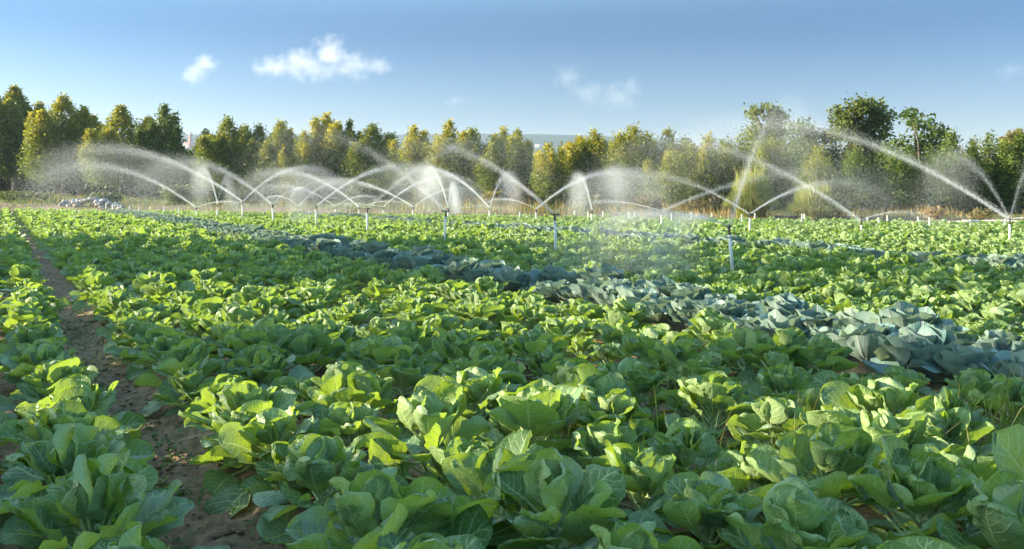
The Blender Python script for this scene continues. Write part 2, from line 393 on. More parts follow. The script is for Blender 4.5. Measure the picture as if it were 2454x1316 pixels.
NV = 14
hero, heroC, mid1, mid2, cabH = [], [], [], [], []
for k in range(NV):
    r = np.random.default_rng(100 + k); b, top = sprout_plant(r, 0)
    st = Buf(); bend = r.normal(size=2) * 0.02
    tube(st, [(0, 0, -0.08), (bend[0] * .4, bend[1] * .4, 0.08), (bend[0], bend[1], top + 0.06)], [0.024, 0.02, 0.014], 9)
    for j in range(9):
        a, zz = j * 2.4, 0.06 + j * 0.025
        tube(st, [(0.012 * math.cos(a), 0.012 * math.sin(a), zz), (0.03 * math.cos(a), 0.03 * math.sin(a), zz + 0.012), (0.042 * math.cos(a), 0.042 * math.sin(a), zz + 0.02)], [0.006, 0.012, 0.004], 6)
    hero.append((b.mesh("sprout_foliage", M["sprout"]), st.mesh("sprout_stem", M["stalk"])))
for k in range(10):
    mid1.append(sprout_plant(np.random.default_rng(200 + k), 1)[0].arrays())
    mid2.append(sprout_plant(np.random.default_rng(300 + k), 2)[0].arrays())
mid_me = [mesh_from("sprout_foliage_mid", *a, M["sprout"]) for a in mid1]
for k in range(9):
    cabH.append(cabbage_plant(np.random.default_rng(400 + k), 0).mesh("cabbage_leaves", M["cabbage"]))
cab_mid = [cabbage_plant(np.random.default_rng(500 + k), 1) for k in range(6)]
cab_mid_arr = [b.arrays() for b in cab_mid]
cab_mid_me = [mesh_from("cabbage_leaves_mid", *a, M["cabbage"]) for a in cab_mid_arr]

# rows: number, offset across, crop
rows = []
for k in range(-40, 105):
    if k <= 0: u = 0.30 + 0.61 * k
    elif k <= 8: u = 1.17 + 0.624 * (k - 1)
    else: u = 6.28 + 0.70 * (k - 9) if k <= 10 else 7.55 + 0.53 * (k - 11)
    crop = "cabbage" if k in (9, 10, 25, 26, 27) else "sprout"
    rows.append((k, u, crop))
plants = []
for k, u, crop in rows:
    v = -30.0
    while v < 105:
        v += (((0.41 if v < 3.5 else 0.345) if k < 11 else 0.34) if crop == "sprout" else 0.46) * rng.uniform(0.85, 1.15)
        uu = u + rng.normal() * (0.075 if crop == "sprout" and not -1 < k < 2 else 0.045)
        p = ACR * uu + ROW * v
        x, y = p
        if y < 1.2 or beyond(x, y) > -0.35: continue
        if abs(x) > 0.588 * y + 2.2: continue
        if rng.random() < (0.045 if crop == "sprout" else 0.02): continue
        d = math.hypot(x, y)
        px = CX + F * x / y; py = HY + F * (HC - 0.35) / y
        inview = -60 < px < 2514 and py < 1400
        plants.append(dict(k=k, crop=crop, x=x, y=y, v=v, d=d, inview=inview, px=px, py=py, sc=np.clip(rng.normal(0.90, 0.15), 0.5, 1.2) * ((1.25 if k < 12 else 1.15) if crop == "cabbage" else 0.82 if k == 8 else 0.79 if k > 10 else 1.04 - 0.20 * float(sstep(4.2, 8.0, d))), rot=rng.uniform(0, 6.283), tx=rng.normal() * 0.06, ty=rng.normal() * 0.06, var=int(rng.integers(0, 1000))))

WORDS = "first second third fourth fifth sixth seventh eighth ninth tenth eleventh twelfth thirteenth fourteenth fifteenth sixteenth seventeenth eighteenth nineteenth".split()
TENS = {2: "twent", 3: "thirt", 4: "fort", 5: "fift", 6: "sixt", 7: "sevent", 8: "eight", 9: "ninet"}
def ordinal(n):
    if n < 20: return WORDS[n - 1]
    if n >= 100: return "hundredth" if n == 100 else "hundred-and-" + ordinal(n - 100)
    return TENS[n // 10] + ("ieth" if n % 10 == 0 else "y-" + WORDS[n % 10 - 1])
def plant_ordinals(sel):
    by = {}
    for p in sel: by.setdefault(p["k"], []).append(p)
    for lst in by.values():
        lst.sort(key=lambda p: p["v"])
        for i, p in enumerate(lst): p["ord"] = i + 1
for crop in ("sprout", "cabbage"):
    allp = [p for p in plants if p["crop"] == crop]
    vis = sorted([p for p in allp if p["inview"]], key=lambda p: p["d"])
    plant_ordinals(vis)
    chosen = vis[:300]; ids = {id(p) for p in chosen}
    rest = [p for p in allp if id(p) not in ids]
    for p in chosen:
        z = float(ground_z(p["x"], p["y"])) - 0.01
        o1 = ordinal(p["ord"])
        if crop == "sprout":
            k = p["k"]
            if k <= 0: where = f"{ordinal(1 - k)} row left of the furrow"
            elif k < 9: where = f"{ordinal(k)} row right of the furrow"
            else: where = f"{ordinal(k - 10)} row behind the red cabbages"
            shade = "bushy" if p["sc"] > 1.0 else "small"
            label = f"{shade} green sprout plant, {o1} from the front, {where}"
            g, cat, nm = "sprout plants growing in rows", "sprout plant", "sprout_plant"
        else:
            where = {9: "near row of the front cabbage band", 10: "back row of the front cabbage band", 25: "near row of the rear cabbage band", 26: "middle row of the rear cabbage band", 27: "back row of the rear cabbage band"}[p["k"]]
            label = f"blue grey red cabbage, {o1} from the right, {where}"
            g, cat, nm = "red cabbages growing in rows", "cabbage", "cabbage_plant"
        if crop == "sprout" and p["d"] < 7.5:
            root = empty(nm); fm, sm = hero[p["var"] % NV]
            link("foliage", fm, root); link("stem", sm, root)
        elif crop == "sprout":
            root = link(nm, hero[p["var"] % NV][0])
        else:
            root = link(nm, cabH[p["var"] % 9] if p["d"] < 14 else cab_mid_me[p["var"] % 6])
        root.location = (p["x"], p["y"], z); root.rotation_euler = (p["tx"], p["ty"], p["rot"]); root.scale = (p["sc"],) * 3
        tag(root, label, cat, g)
    # the rest of the crop, beyond what one could count
    if rest:
        V, Q, T_, U, K, n = [], [], [], [], [], 0
        for p in rest:
            if crop == "sprout": v, q, t, uv, c = mid1[p["var"] % 10] if p["d"] < 24 and p["inview"] else mid2[p["var"] % 10]
            else: v, q, t, uv, c = cab_mid_arr[p["var"] % 6]
            ca, sa = math.cos(p["rot"]), math.sin(p["rot"])
            vv = v * p["sc"] * (1.0 if p["d"] < 24 or crop == "cabbage" else 1.04)
            vv = np.stack([vv[:, 0] * ca - vv[:, 1] * sa + p["x"], vv[:, 0] * sa + vv[:, 1] * ca + p["y"], vv[:, 2] + float(ground_z(p["x"], p["y"])) - 0.01], 1)
            V.append(vv); Q.append(q + n); T_.append(t + n); U.append(uv); K.append(c); n += len(v)
        me = mesh_from(crop + "_crop", np.concatenate(V), np.concatenate(Q), np.concatenate(T_), np.concatenate(U), np.concatenate(K), M[crop])
        tag(link(crop + "_crop", me), "dense far rows of leafy green sprout plants out to the field edge" if crop == "sprout" else "far rows of blue grey red cabbages between the green rows", "crop", kind="stuff")
    print(crop, len(allp), len(vis), len(chosen), chosen[-1]["d"])

# ---------------------------------------------------------------- weeds and grass among the crop
def blade(buf, r, x, y, z, h, w, lean, az, c):
    s = np.linspace(0, 1, 4)
    off = lean * s ** 1.8 * h
    cx, cy, cz = x + off * math.cos(az), y + off * math.sin(az), z + h * s * (1 - 0.25 * lean * s)
    a2 = az + math.pi / 2 + r.normal() * 0.6
    ww = w * (1 - s) ** 0.7 + 0.0004
    L = np.stack([cx - ww * math.cos(a2), cy - ww * math.sin(a2), cz], 1); Rr = np.stack([cx + ww * math.cos(a2), cy + ww * math.sin(a2), cz], 1)
    v = np.empty((8, 3)); v[0::2] = L; v[1::2] = Rr
    buf.add(v, [(0, 1, 3, 2), (2, 3, 5, 4), (4, 5, 7, 6)], None, None, (*c, 1))
g = Buf()
spots = [(1380, 1030, 60, 90), (1690, 960, 40, 60), (1960, 1050, 90, 160), (2130, 1010, 100, 160), (2330, 1040, 100, 160), (1560, 1080, 40, 50), (1900, 1130, 60, 90), (2400, 960, 50, 60), (1700, 1150, 40, 60), (2250, 1120, 70, 90), (1500, 960, 40, 40), (2050, 960, 50, 60), (120, 1090, 40, 40)]
for px, py, sp, n in spots:
    d0 = (HC - 0.12) * F / (py - HY)
    for i in range(n):
        d = d0 + rng.normal() * 0.16; x = (px + rng.normal() * sp - CX) / F * d
        c = np.array([0.16, 0.23, 0.04]) * rng.uniform(0.6, 1.3) if rng.random() < 0.7 else np.array([0.40, 0.34, 0.13]) * rng.uniform(0.7, 1.1)
        blade(g, rng, x, d, float(ground_z(x, d)), rng.uniform(0.18, 0.42), rng.uniform(0.002, 0.0045), rng.uniform(0.1, 0.8), rng.uniform(0, 6.28), c)
tag(link("grass", g.mesh("grass", M["blade"])), "thin yellow green grass tufts between the sprout plants", "grass", kind="stuff")
wd = Buf()
for i in range(1500):
    if i < 420:
        v = rng.uniform(2.0, 14); u = 0.75 + rng.normal() * 0.2
    else:
        v = rng.uniform(-1.5, 13); u = rng.uniform(-2.5, 6)
    x, y = ACR * u + ROW * v
    if y < 1.9 or abs(x) > 0.62 * y: continue
    z = float(ground_z(x, y)); rad = rng.uniform(0.02, 0.07); c0 = np.array([0.075, 0.15, 0.035]) * rng.uniform(0.7, 1.6)
    if rng.random() < 0.15: c0 = np.array([0.24, 0.26, 0.05])
    for j in range(rng.integers(6, 15)):
        a, rr = rng.uniform(0, 6.28), rad * math.sqrt(rng.random()); h = rng.uniform(0.005, 0.07) * rad / 0.05
        sz = rng.uniform(0.007, 0.018); a2 = rng.uniform(0, 6.28); tl = rng.uniform(-0.6, 0.9)
        dx = np.array([math.cos(a2), math.sin(a2), tl]) * sz; dy = np.array([-math.sin(a2), math.cos(a2), rng.uniform(-.4, .4)]) * sz * 0.6
        p = np.array([x + rr * math.cos(a), y + rr * math.sin(a), z + h])
        wd.add([p - dx, p - dy, p + dx, p + dy], [(0, 1, 2, 3)], None, None, (*(c0 * rng.uniform(0.8, 1.25)), 1))
tag(link("weeds", wd.mesh("weeds", M["blade"], False)), "small low green weeds on the bare soil between rows", "weeds", kind="stuff")
# clods lying in the furrow
cd = Buf()
ico_v = np.array([(0, 0, 1), (.894, 0, .447), (.276, .851, .447), (-.724, .526, .447), (-.724, -.526, .447), (.276, -.851, .447), (.724, .526, -.447), (-.276, .851, -.447), (-.894, 0, -.447), (-.276, -.851, -.447), (.724, -.526, -.447), (0, 0, -1)])
ico_t = [(0, 1, 2), (0, 2, 3), (0, 3, 4), (0, 4, 5), (0, 5, 1), (1, 6, 2), (2, 7, 3), (3, 8, 4), (4, 9, 5), (5, 10, 1), (6, 7, 2), (7, 8, 3), (8, 9, 4), (9, 10, 5), (10, 6, 1), (11, 7, 6), (11, 8, 7), (11, 9, 8), (11, 10, 9), (11, 6, 10)]
for i in range(2600):
    v = rng.uniform(1.8, 13); u = 0.75 + rng.normal() * 0.18 if i < 1500 else rng.uniform(-1.2, 5.5)
    x, y = ACR * u + ROW * v
    if y < 1.9 or abs(x) > 0.62 * y: continue
    s = rng.gamma(1.6, 0.0048) + 0.003
    cd.add(ico_v * rng.uniform(0.65, 1.3, (12, 1)) * [s, s * rng.uniform(.7, 1.2), s * .55] + [x, y, float(ground_z(x, y)) + s * 0.25], None, ico_t, None, (*(soil * rng.uniform(0.75, 1.35)), 1))
tag(link("dirt_clods", cd.mesh("dirt_clods", M["ground"])), "loose brown clods of dirt lying along the bare furrow", "soil", kind="stuff")

# ---------------------------------------------------------------- trees
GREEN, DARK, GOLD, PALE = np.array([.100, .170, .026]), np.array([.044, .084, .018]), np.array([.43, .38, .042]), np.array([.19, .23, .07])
def leaf_quads(buf, r, P, size, col, up=0.35):
    n = len(P)
    d1 = r.normal(size=(n, 3)); d1[:, 2] *= 0.7; d1 /= np.linalg.norm(d1, axis=1)[:, None]
    d2 = r.normal(size=(n, 3)); d2 -= (d2 * d1).sum(1)[:, None] * d1; d2 /= np.linalg.norm(d2, axis=1)[:, None]
    s = size * r.uniform(0.6, 1.35, (n, 1))
    a, b = d1 * s * 0.62, d2 * s * 0.42
    v = np.stack([P - a, P + b * .9 - a * .1, P + a, P - b * .9 - a * .1], 1).reshape(-1, 3)
    q = np.arange(n * 4).reshape(-1, 4)
    c = np.repeat(np.concatenate([col, np.ones((n, 1))], 1), 4, 0)
    buf.add(v, q, None, None, c)

def poplar_crown(r, h, w, nsp, gold, pale, density, lsize, base):
    """several upright spires of leaf clumps on one trunk"""
    buf = Buf()
    sp = [(0, 0, h, w * 0.21)]
    for i in range(nsp):
        a = i * 6.28 / max(nsp, 1) + r.normal() * .5; rr = w * r.uniform(0.16, 0.42)
        sp.append((rr * math.cos(a), rr * math.sin(a), h * r.uniform(0.80, 1.0) - rr * 0.30, w * r.uniform(0.14, 0.21)))
    for (sx, sy, sh, sr) in sp:
        nc = int(density * (sh * sr) * 30)
        hf = base + (1 - base) * r.random(nc) ** 0.85
        prof = np.minimum(1, (hf - base) / 0.16 + 0.55) * np.clip(1.0 - ((hf - 0.36) / 0.66).clip(0, 1) ** 2.0, 0.06, 1)
        rad = sr * prof * np.sqrt(r.uniform(0.25, 1.1, nc)) * (1 + 0.35 * vnoise(hf * 7 + sx * 3, r.random(nc), 5))
        a = r.uniform(0, 6.28, nc)
        lx = 1 - 0.55 * hf                                       # spires lean together below
        cen = np.stack([sx * (0.55 + 0.45 * hf) + rad * np.cos(a), sy * (0.55 + 0.45 * hf) + rad * np.sin(a), sh * hf], 1)
        cs = (0.13 + 0.17 * r.random(nc)) * (0.55 + 0.45 * prof) * min(1.6, max(0.8, w / 3.0))
        m = r.integers(9, 16, nc)
        idx = np.repeat(np.arange(nc), m)
        off = np.clip(r.normal(size=(len(idx), 3)), -1.7, 1.7) * cs[idx][:, None] * [0.85, 0.85, 1.15]
        P = cen[idx] + off
        cg = np.clip(gold * (0.06 + 1.25 * hf ** 3.0) + r.normal(size=nc) * 0.16 * (0.3 + gold), 0, 1)[idx][:, None]  # gold grows toward the tops: part autumn leaf colour, part painted sunlight
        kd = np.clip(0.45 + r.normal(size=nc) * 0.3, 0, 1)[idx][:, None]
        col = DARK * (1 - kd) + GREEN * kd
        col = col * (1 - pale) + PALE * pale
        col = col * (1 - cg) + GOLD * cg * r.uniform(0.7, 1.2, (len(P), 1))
        leaf_quads(buf, r, P, lsize, col * r.uniform(0.75, 1.3, (len(P), 1)))
    return buf
def lobed_crown(r, h, w, lobes, pale, density, lsize, gold=0.1):
    buf = Buf(); L = []
    for (lx, lz, lr) in lobes: L.append((lx * w, r.normal() * w * 0.12, lz * h, lr * w))
    for (lx, ly, lz, lr) in L:
        nc = int(density * lr * lr * 90)
        d = r.normal(size=(nc, 3)); d /= np.linalg.norm(d, axis=1)[:, None]
        cen = np.array([lx, ly, lz]) + d * lr * (r.uniform(0.2, 1.0, (nc, 1)) ** 0.45) * [1, 1, 0.85] * (1 + 0.25 * vnoise(d[:, 0] * 3 + lx, d[:, 2] * 3 + lz, 6))[:, None]
        cs = 0.14 + 0.16 * r.random(nc); m = r.integers(8, 15, nc); idx = np.repeat(np.arange(nc), m)
        P = cen[idx] + np.clip(r.normal(size=(len(idx), 3)), -1.7, 1.7) * cs[idx][:, None]
        kd = np.clip(0.5 + r.normal(size=nc) * 0.3, 0, 1)[idx][:, None]
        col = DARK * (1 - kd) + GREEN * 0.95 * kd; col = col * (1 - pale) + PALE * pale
        cg = np.clip(gold + r.normal(size=nc) * 0.1, 0, 1)[idx][:, None]; col = col * (1 - cg) + np.array([.22, .17, .06]) * cg
        leaf_quads(buf, r, P, lsize, col * r.uniform(0.75, 1.3, (len(P), 1)))
    return buf, L
def trunk_mesh(r, h, rad, limbs, col=(0.34, 0.31, 0.26)):
    b = Buf(); k = 6; z = np.linspace(-0.25, h, k); wob = np.cumsum(r.normal(size=(k, 2)) * 0.03 * h / 5, 0); wob[0] = 0
    pts = np.concatenate([wob, z[:, None]], 1)
    tube(b, pts, rad * (1.15 - 0.85 * np.linspace(0, 1, k)), 9, (*col, 1))
    for tip, s in limbs:
        p0 = np.array([np.interp(s * h, z, pts[:, 0]), np.interp(s * h, z, pts[:, 1]), s * h]); tip = np.asarray(tip, float)
        midp = p0 * 0.5 + tip * 0.5 + np.array([0, 0, 0.08 * h]) + r.normal(size=3) * 0.06 * h * .4
        tube(b, [p0, midp * .6 + p0 * .4, midp, tip], rad * np.array([0.5, 0.36, 0.26, 0.09]), 6, (*col, 1))
    return b
tree_no = 0
def add_tree(name, px, ytop, wpx, q, label, group, gold=0.3, pale=0.0, nsp=4, dens=1.0, base=0.2, lsize=0.2, xy=None, h=None, w=None, trunk_col=(0.34, 0.31, 0.26), lobes=None):
    global tree_no
    tree_no += 1; r = np.random.default_rng(9000 + tree_no)
    if xy is None:
        y = y_at(px, q); x = (px - CX) / F * y
        gz = float(ground_z(x, y)); h = HC + (HY - ytop) / F * y - gz; w = wpx / F * y
    else:
        x, y = xy; gz = float(ground_z(x, y))
    root = empty(name, (x, y, gz)); tag(root, label, "tree", group)
    if lobes is None:
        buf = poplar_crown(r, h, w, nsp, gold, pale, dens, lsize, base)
        limbs = [((r.normal() * w * .18, r.normal() * w * .18, h * r.uniform(.55, .9)), r.uniform(.2, .45)) for _ in range(4)]
        tb = trunk_mesh(r, h * 0.8, 0.035 * h ** 0.7 + 0.03, limbs, trunk_col)
    else:
        buf, L = lobed_crown(r, h, w, lobes, pale, dens, lsize, gold)
        tb = trunk_mesh(r, h * 0.55, 0.055 * h ** 0.7, [((l[0], l[1], l[2]), r.uniform(.3, .8)) for l in L], trunk_col)
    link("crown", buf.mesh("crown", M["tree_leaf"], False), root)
    link("trunk", tb.mesh("trunk", M["bark"]), root)
    root.rotation_euler.z = r.normal() * 0.15 if lobes else r.uniform(0, 6.28)
    return root
GRP = "trees in the row behind the field"
TREES = [  # px, top, width, depth behind field edge, gold, pale, spires, dens, base, label
 (-70, 235, 130, 16, .25, 0, 4, 1.2, .16, "dark green poplar cut by the left edge of the photo"),
 (35, 213, 135, 15, .35, 0, 5, 1.25, .16, "tallest poplar, golden tipped, beside the left edge"),
 (152, 234, 130, 14, .55, 0, 5, 1.2, .17, "tall poplar with orange golden top, second tall one from left"),
 (232, 320, 70, 19, .1, 0, 3, 1.2, .15, "lower dark poplar filling the gap between two tall golden tipped ones"),
 (290, 260, 125, 13, .5, 0, 5, 1.2, .2, "broad yellow topped poplar above the pile of white rubble"),
 (358, 345, 60, 17, .1, 0, 3, 1.2, .15, "short dark poplar left of the pointed green spire tree"),
 (395, 258, 74, 13, .08, 0, 4, 1.15, .2, "pointed green poplar with thin bare tip twigs above"),
 (436, 352, 34, 15, .08, .1, 3, 1.2, .15, "low green poplar in front of the distant red tower"),
 (493, 318, 62, 15, .2, .25, 4, 1.1, .15, "pale green poplar just right of the distant red tower"),
 (546, 288, 98, 13, .25, .15, 4, 1.2, .17, "pale tipped pointed poplar, tallest right of the red tower"),
 (592, 330, 60, 18, .1, .1, 3, 1.2, .15, "dark low poplar tucked right of the pale pointed one"),
 (622, 308, 80, 14, .2, .1, 4, 1.2, .16, "narrow green poplar beside the short rounded golden tip"),
 (672, 297, 78, 14, .35, .15, 4, 1.2, .16, "yellow green poplar with single rounded peak"),
 (728, 322, 70, 13, .45, .2, 3, 1.2, .16, "low yellowish poplar left of the tall twin topped golden one"),
 (782, 277, 84, 15, .7, 0, 5, 1.15, .18, "twin topped golden poplar rising above its neighbours, left of centre"),
 (838, 292, 50, 16, .15, 0, 3, 1.25, .16, "slim dark green poplar right of the twin topped golden one"),
 (892, 304, 100, 15, .25, 0, 5, 1.2, .16, "wide dark poplar sloping down toward the gap with blue ridge"),
 (945, 372, 62, 14, .1, .1, 3, 1.2, .14, "short green poplar below the gap showing the blue ridge"),
 (992, 308, 72, 14, .65, .05, 4, 1.1, .17, "golden poplar with two small peaks, alone between two gaps"),
 (1040, 360, 50, 15, .15, .1, 3, 1.2, .14, "short dark poplar between two golden topped ones near the centre"),
 (1078, 296, 84, 14, .6, 0, 5, 1.15, .17, "tall golden poplar with slim twin spires at the centre"),
 (1128, 314, 62, 14, .4, .05, 4, 1.15, .17, "smaller golden green poplar touching the central twin spired one"),
 (1178, 345, 62, 13, .3, .2, 3, 1.1, .15, "low light green poplar left of the paired yellow tips"),
 (1206, 312, 60, 16, .55, .05, 3, 1.1, .17, "slim yellow poplar behind the pale round bushy one"),
 (1240, 309, 50, 14, .4, .1, 4, 1.15, .16, "yellow green poplar left of the gap with far building"),
 (1312, 348, 56, 11, .75, .05, 5, 1.15, .14, "short bright golden poplar standing forward, right of centre"),
 (1388, 330, 48, 13, .7, .05, 4, 1.15, .15, "golden poplar with sunlit left side, right of the short bright one"),
 (1424, 316, 72, 13, .5, 0, 4, 1.15, .16, "tall yellow poplar with forked tip, right of the ridge gap"),
 (1518, 308, 118, 13, .45, .05, 6, 1.15, .16, "broad yellow green poplar with several even peaks"),
 (1602, 316, 88, 14, .35, .05, 4, 1.15, .16, "rounded yellow green poplar behind the pale feathery one"),
 (1606, 360, 76, 9, .35, .45, 4, 1.0, .15, "pale feathery tree standing in front of the row"),
 (1655, 352, 60, 12, .2, .3, 3, 1.1, .14, "greyish green poplar with misty spray before it"),
 (1698, 330, 84, 13, .55, .1, 4, 1.1, .16, "yellow tipped poplar left of the tall hazy round tree"),
 (1775, 324, 96, 13, .25, .3, 5, 1.1, .14, "light green poplar below the hazy round tree"),
 (1850, 330, 76, 11, .25, .2, 4, 1.15, .14, "bushy green poplar where two water jets cross"),
 (1905, 372, 76, 12, .08, 0, 4, 1.2, .14, "dark poplar right of the crossing water jets"),
 (1960, 356, 100, 10, .35, 0, 5, 1.2, .15, "poplar with small yellow tip below the long right hand jet"),
 (2035, 372, 96, 10, .08, 0, 5, 1.2, .15, "dark bushy poplar below the largest round tree"),
 (2122, 352, 104, 10, .08, 0, 5, 1.2, .17, "dark green poplar with white leaning trunk at right"),
 (2178, 350, 66, 13, .05, 0, 3, 1.2, .14, "dark slim poplar before the ragged round tree"),
 (2228, 360, 84, 10, .05, .05, 4, 1.2, .15, "low dark poplar right of the ragged round tree"),
 (2284, 318, 62, 13, .1, 0, 4, 1.2, .15, "pointed dark poplar right of the round trees"),
 (2330, 356, 70, 11, .08, .05, 4, 1.2, .15, "low dark poplar between two pointed ones at right"),
 (2374, 324, 84, 12, .15, 0, 5, 1.2, .15, "tall dark poplar with blunt top near the right edge"),
 (2440, 330, 84, 12, .1, 0, 4, 1.2, .15, "dark poplar cut by the right edge of the photo"),
 (2520, 300, 100, 13, .1, 0, 4, 1.2, .15, "dark poplar just outside the right edge"),
]
for i, (px, yt, w, q, gold, pale, nsp, dens, base, lab) in enumerate(TREES):
    q += 3; nsp += 1; base += .05
    d = y_at(px, q)
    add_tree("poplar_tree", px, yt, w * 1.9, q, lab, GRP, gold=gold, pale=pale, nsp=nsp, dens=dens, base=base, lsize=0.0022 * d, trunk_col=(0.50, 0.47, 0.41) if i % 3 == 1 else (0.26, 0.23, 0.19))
for i, (px, yt) in enumerate([(-20, 335), (95, 330), (205, 345), (262, 348), (335, 352), (398, 358), (530, 350), (575, 345), (650, 350), (700, 352), (800, 348), (860, 350), (930, 372), (1010, 372), (1140, 372), (1225, 368), (1275, 392), (1345, 392), (1465, 372), (1560, 365), (1645, 372), (1735, 370), (1810, 372), (1880, 385), (1995, 398), (2085, 392), (2160, 395), (2255, 378), (2320, 385), (2410, 372)]):
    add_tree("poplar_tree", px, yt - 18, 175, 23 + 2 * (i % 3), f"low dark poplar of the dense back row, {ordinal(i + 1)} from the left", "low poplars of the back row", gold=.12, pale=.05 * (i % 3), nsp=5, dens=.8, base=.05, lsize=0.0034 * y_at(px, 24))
BIG = "large round old trees behind the poplars"
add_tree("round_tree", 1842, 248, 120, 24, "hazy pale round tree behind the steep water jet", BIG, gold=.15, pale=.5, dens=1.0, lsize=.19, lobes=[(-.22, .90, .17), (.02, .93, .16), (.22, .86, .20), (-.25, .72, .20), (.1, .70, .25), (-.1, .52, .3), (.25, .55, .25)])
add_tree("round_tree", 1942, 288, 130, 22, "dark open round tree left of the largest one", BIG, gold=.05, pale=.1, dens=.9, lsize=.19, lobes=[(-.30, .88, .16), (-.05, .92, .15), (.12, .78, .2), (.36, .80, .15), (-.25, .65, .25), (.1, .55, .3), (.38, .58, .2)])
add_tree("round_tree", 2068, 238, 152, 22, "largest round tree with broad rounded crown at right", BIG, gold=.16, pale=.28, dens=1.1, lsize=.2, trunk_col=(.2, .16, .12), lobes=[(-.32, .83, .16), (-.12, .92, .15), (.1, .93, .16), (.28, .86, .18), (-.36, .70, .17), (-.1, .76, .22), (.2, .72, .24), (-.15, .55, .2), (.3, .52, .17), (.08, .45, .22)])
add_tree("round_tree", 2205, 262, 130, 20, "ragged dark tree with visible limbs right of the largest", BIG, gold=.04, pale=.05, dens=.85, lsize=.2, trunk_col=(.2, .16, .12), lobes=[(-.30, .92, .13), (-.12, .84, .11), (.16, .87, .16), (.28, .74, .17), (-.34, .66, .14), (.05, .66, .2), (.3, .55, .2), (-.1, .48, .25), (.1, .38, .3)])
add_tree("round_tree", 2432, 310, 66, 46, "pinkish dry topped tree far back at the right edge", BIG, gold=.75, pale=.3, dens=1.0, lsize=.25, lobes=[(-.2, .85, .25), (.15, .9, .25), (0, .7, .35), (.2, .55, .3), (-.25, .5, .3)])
# small far trees on the slope seen through the gap
for px, yt, w, lab in [(1268, 338, 26, "tiny pale tree left of the far white building"), (1322, 340, 22, "tiny pale tree right of the far white building"), (1345, 338, 24, "tiny rounded pale tree on the far slope, rightmost")]:
    y = 620.0; x = (px - CX) / F * y; gz = HC + (HY - 358) / F * y
    root = add_tree("poplar_tree", 0, 0, 0, 0, lab, "tiny trees on the far slope", gold=.2, pale=.6, nsp=3, dens=.05, base=.05, lsize=1.3, xy=(x, y), h=(358 - yt) / F * y + 24, w=w / F * y)
    root.location.z = gz - 24
# a tree row beside the field, past the left edge of the photo, that shades it
SIDE = "tall trees beside the field past the left edge"
sd = np.array([math.cos(SUN_AZ), -math.sin(SUN_AZ)]); wn = np.array([math.sin(SUN_AZ), math.cos(SUN_AZ)])
def side_xy(wv, back): 
    p = wn * wv - sd * back
    return (float(p[0]), float(p[1]))
for i, (wv, back, h, w) in enumerate([(-2.6, 34, 13, 4.2), (0.6, 36, 12.5, 3.6), (2.75, 33, 12, 2.5), (6.4, 34, 12, 2.2), (12.7, 37, 10.4, 2.6), (14.9, 35, 11.6, 2.8), (17.4, 38, 11.0, 3.0), (20.0, 40, 10.4, 2.6)]):
    add_tree("poplar_tree", 0, 0, 0, 0, f"leafy poplar of the side row shading the field, {ordinal(i + 1)} from the camera", SIDE, gold=.2, nsp=5, dens=.48 if wv > 10 else .32, base=.06, lsize=.42, xy=side_xy(wv, back), h=h, w=w)
for i, (x, y) in enumerate([(-72, 98), (-84, 106), (-97, 110)]):
    add_tree("poplar_tree", 0, 0, 0, 0, f"poplar of the far row past the left edge, {ordinal(i + 1)} outward", SIDE, gold=.2, nsp=5, dens=.4, base=.08, lsize=.4, xy=(x, y), h=12.5, w=5.5)

# shrubs under the trees
def shrub(px, py, wpx, hpx, q, label, col, name="shrub"):
    y = y_at(px, q); x = (px - CX) / F * y; gz = float(ground_z(x, y)); w = wpx / F * y; h = hpx / F * y
    r = np.random.default_rng(int(px * 7 + q)); n = int(260 * w * h + 160)
    d = r.normal(size=(n, 3)); d /= np.linalg.norm(d, axis=1)[:, None]
    P = d * (r.random((n, 1)) ** 0.4) * [w / 2, w / 2.6, h / 2] * (1 + .3 * vnoise(d[:, 0] * 3 + px, d[:, 2] * 3, 3))[:, None] + [0, 0, h * .48]
    P[:, 2] = np.abs(P[:, 2])
    b = Buf(); kd = r.random((n, 1))
    leaf_quads(b, r, P, 0.0026 * y, np.array(col) * (0.6 + 0.9 * kd))
    o = empty(name, (x, y, gz - .05)); tag(o, label, "shrub", "shrubs below the tree row")
    link("foliage", b.mesh("foliage", M["tree_leaf"], False), o)
    st = Buf()
    for j in range(5):
        a = j * 1.3; tube(st, [(0, 0, -.1), (w * .15 * math.cos(a), w * .15 * math.sin(a), h * .35), (w * .3 * math.cos(a), w * .3 * math.sin(a), h * .75)], [.03, .022, .008], 5, (.2, .16, .11, 1))
    link("stem", st.mesh("stem", M["bark"]), o)
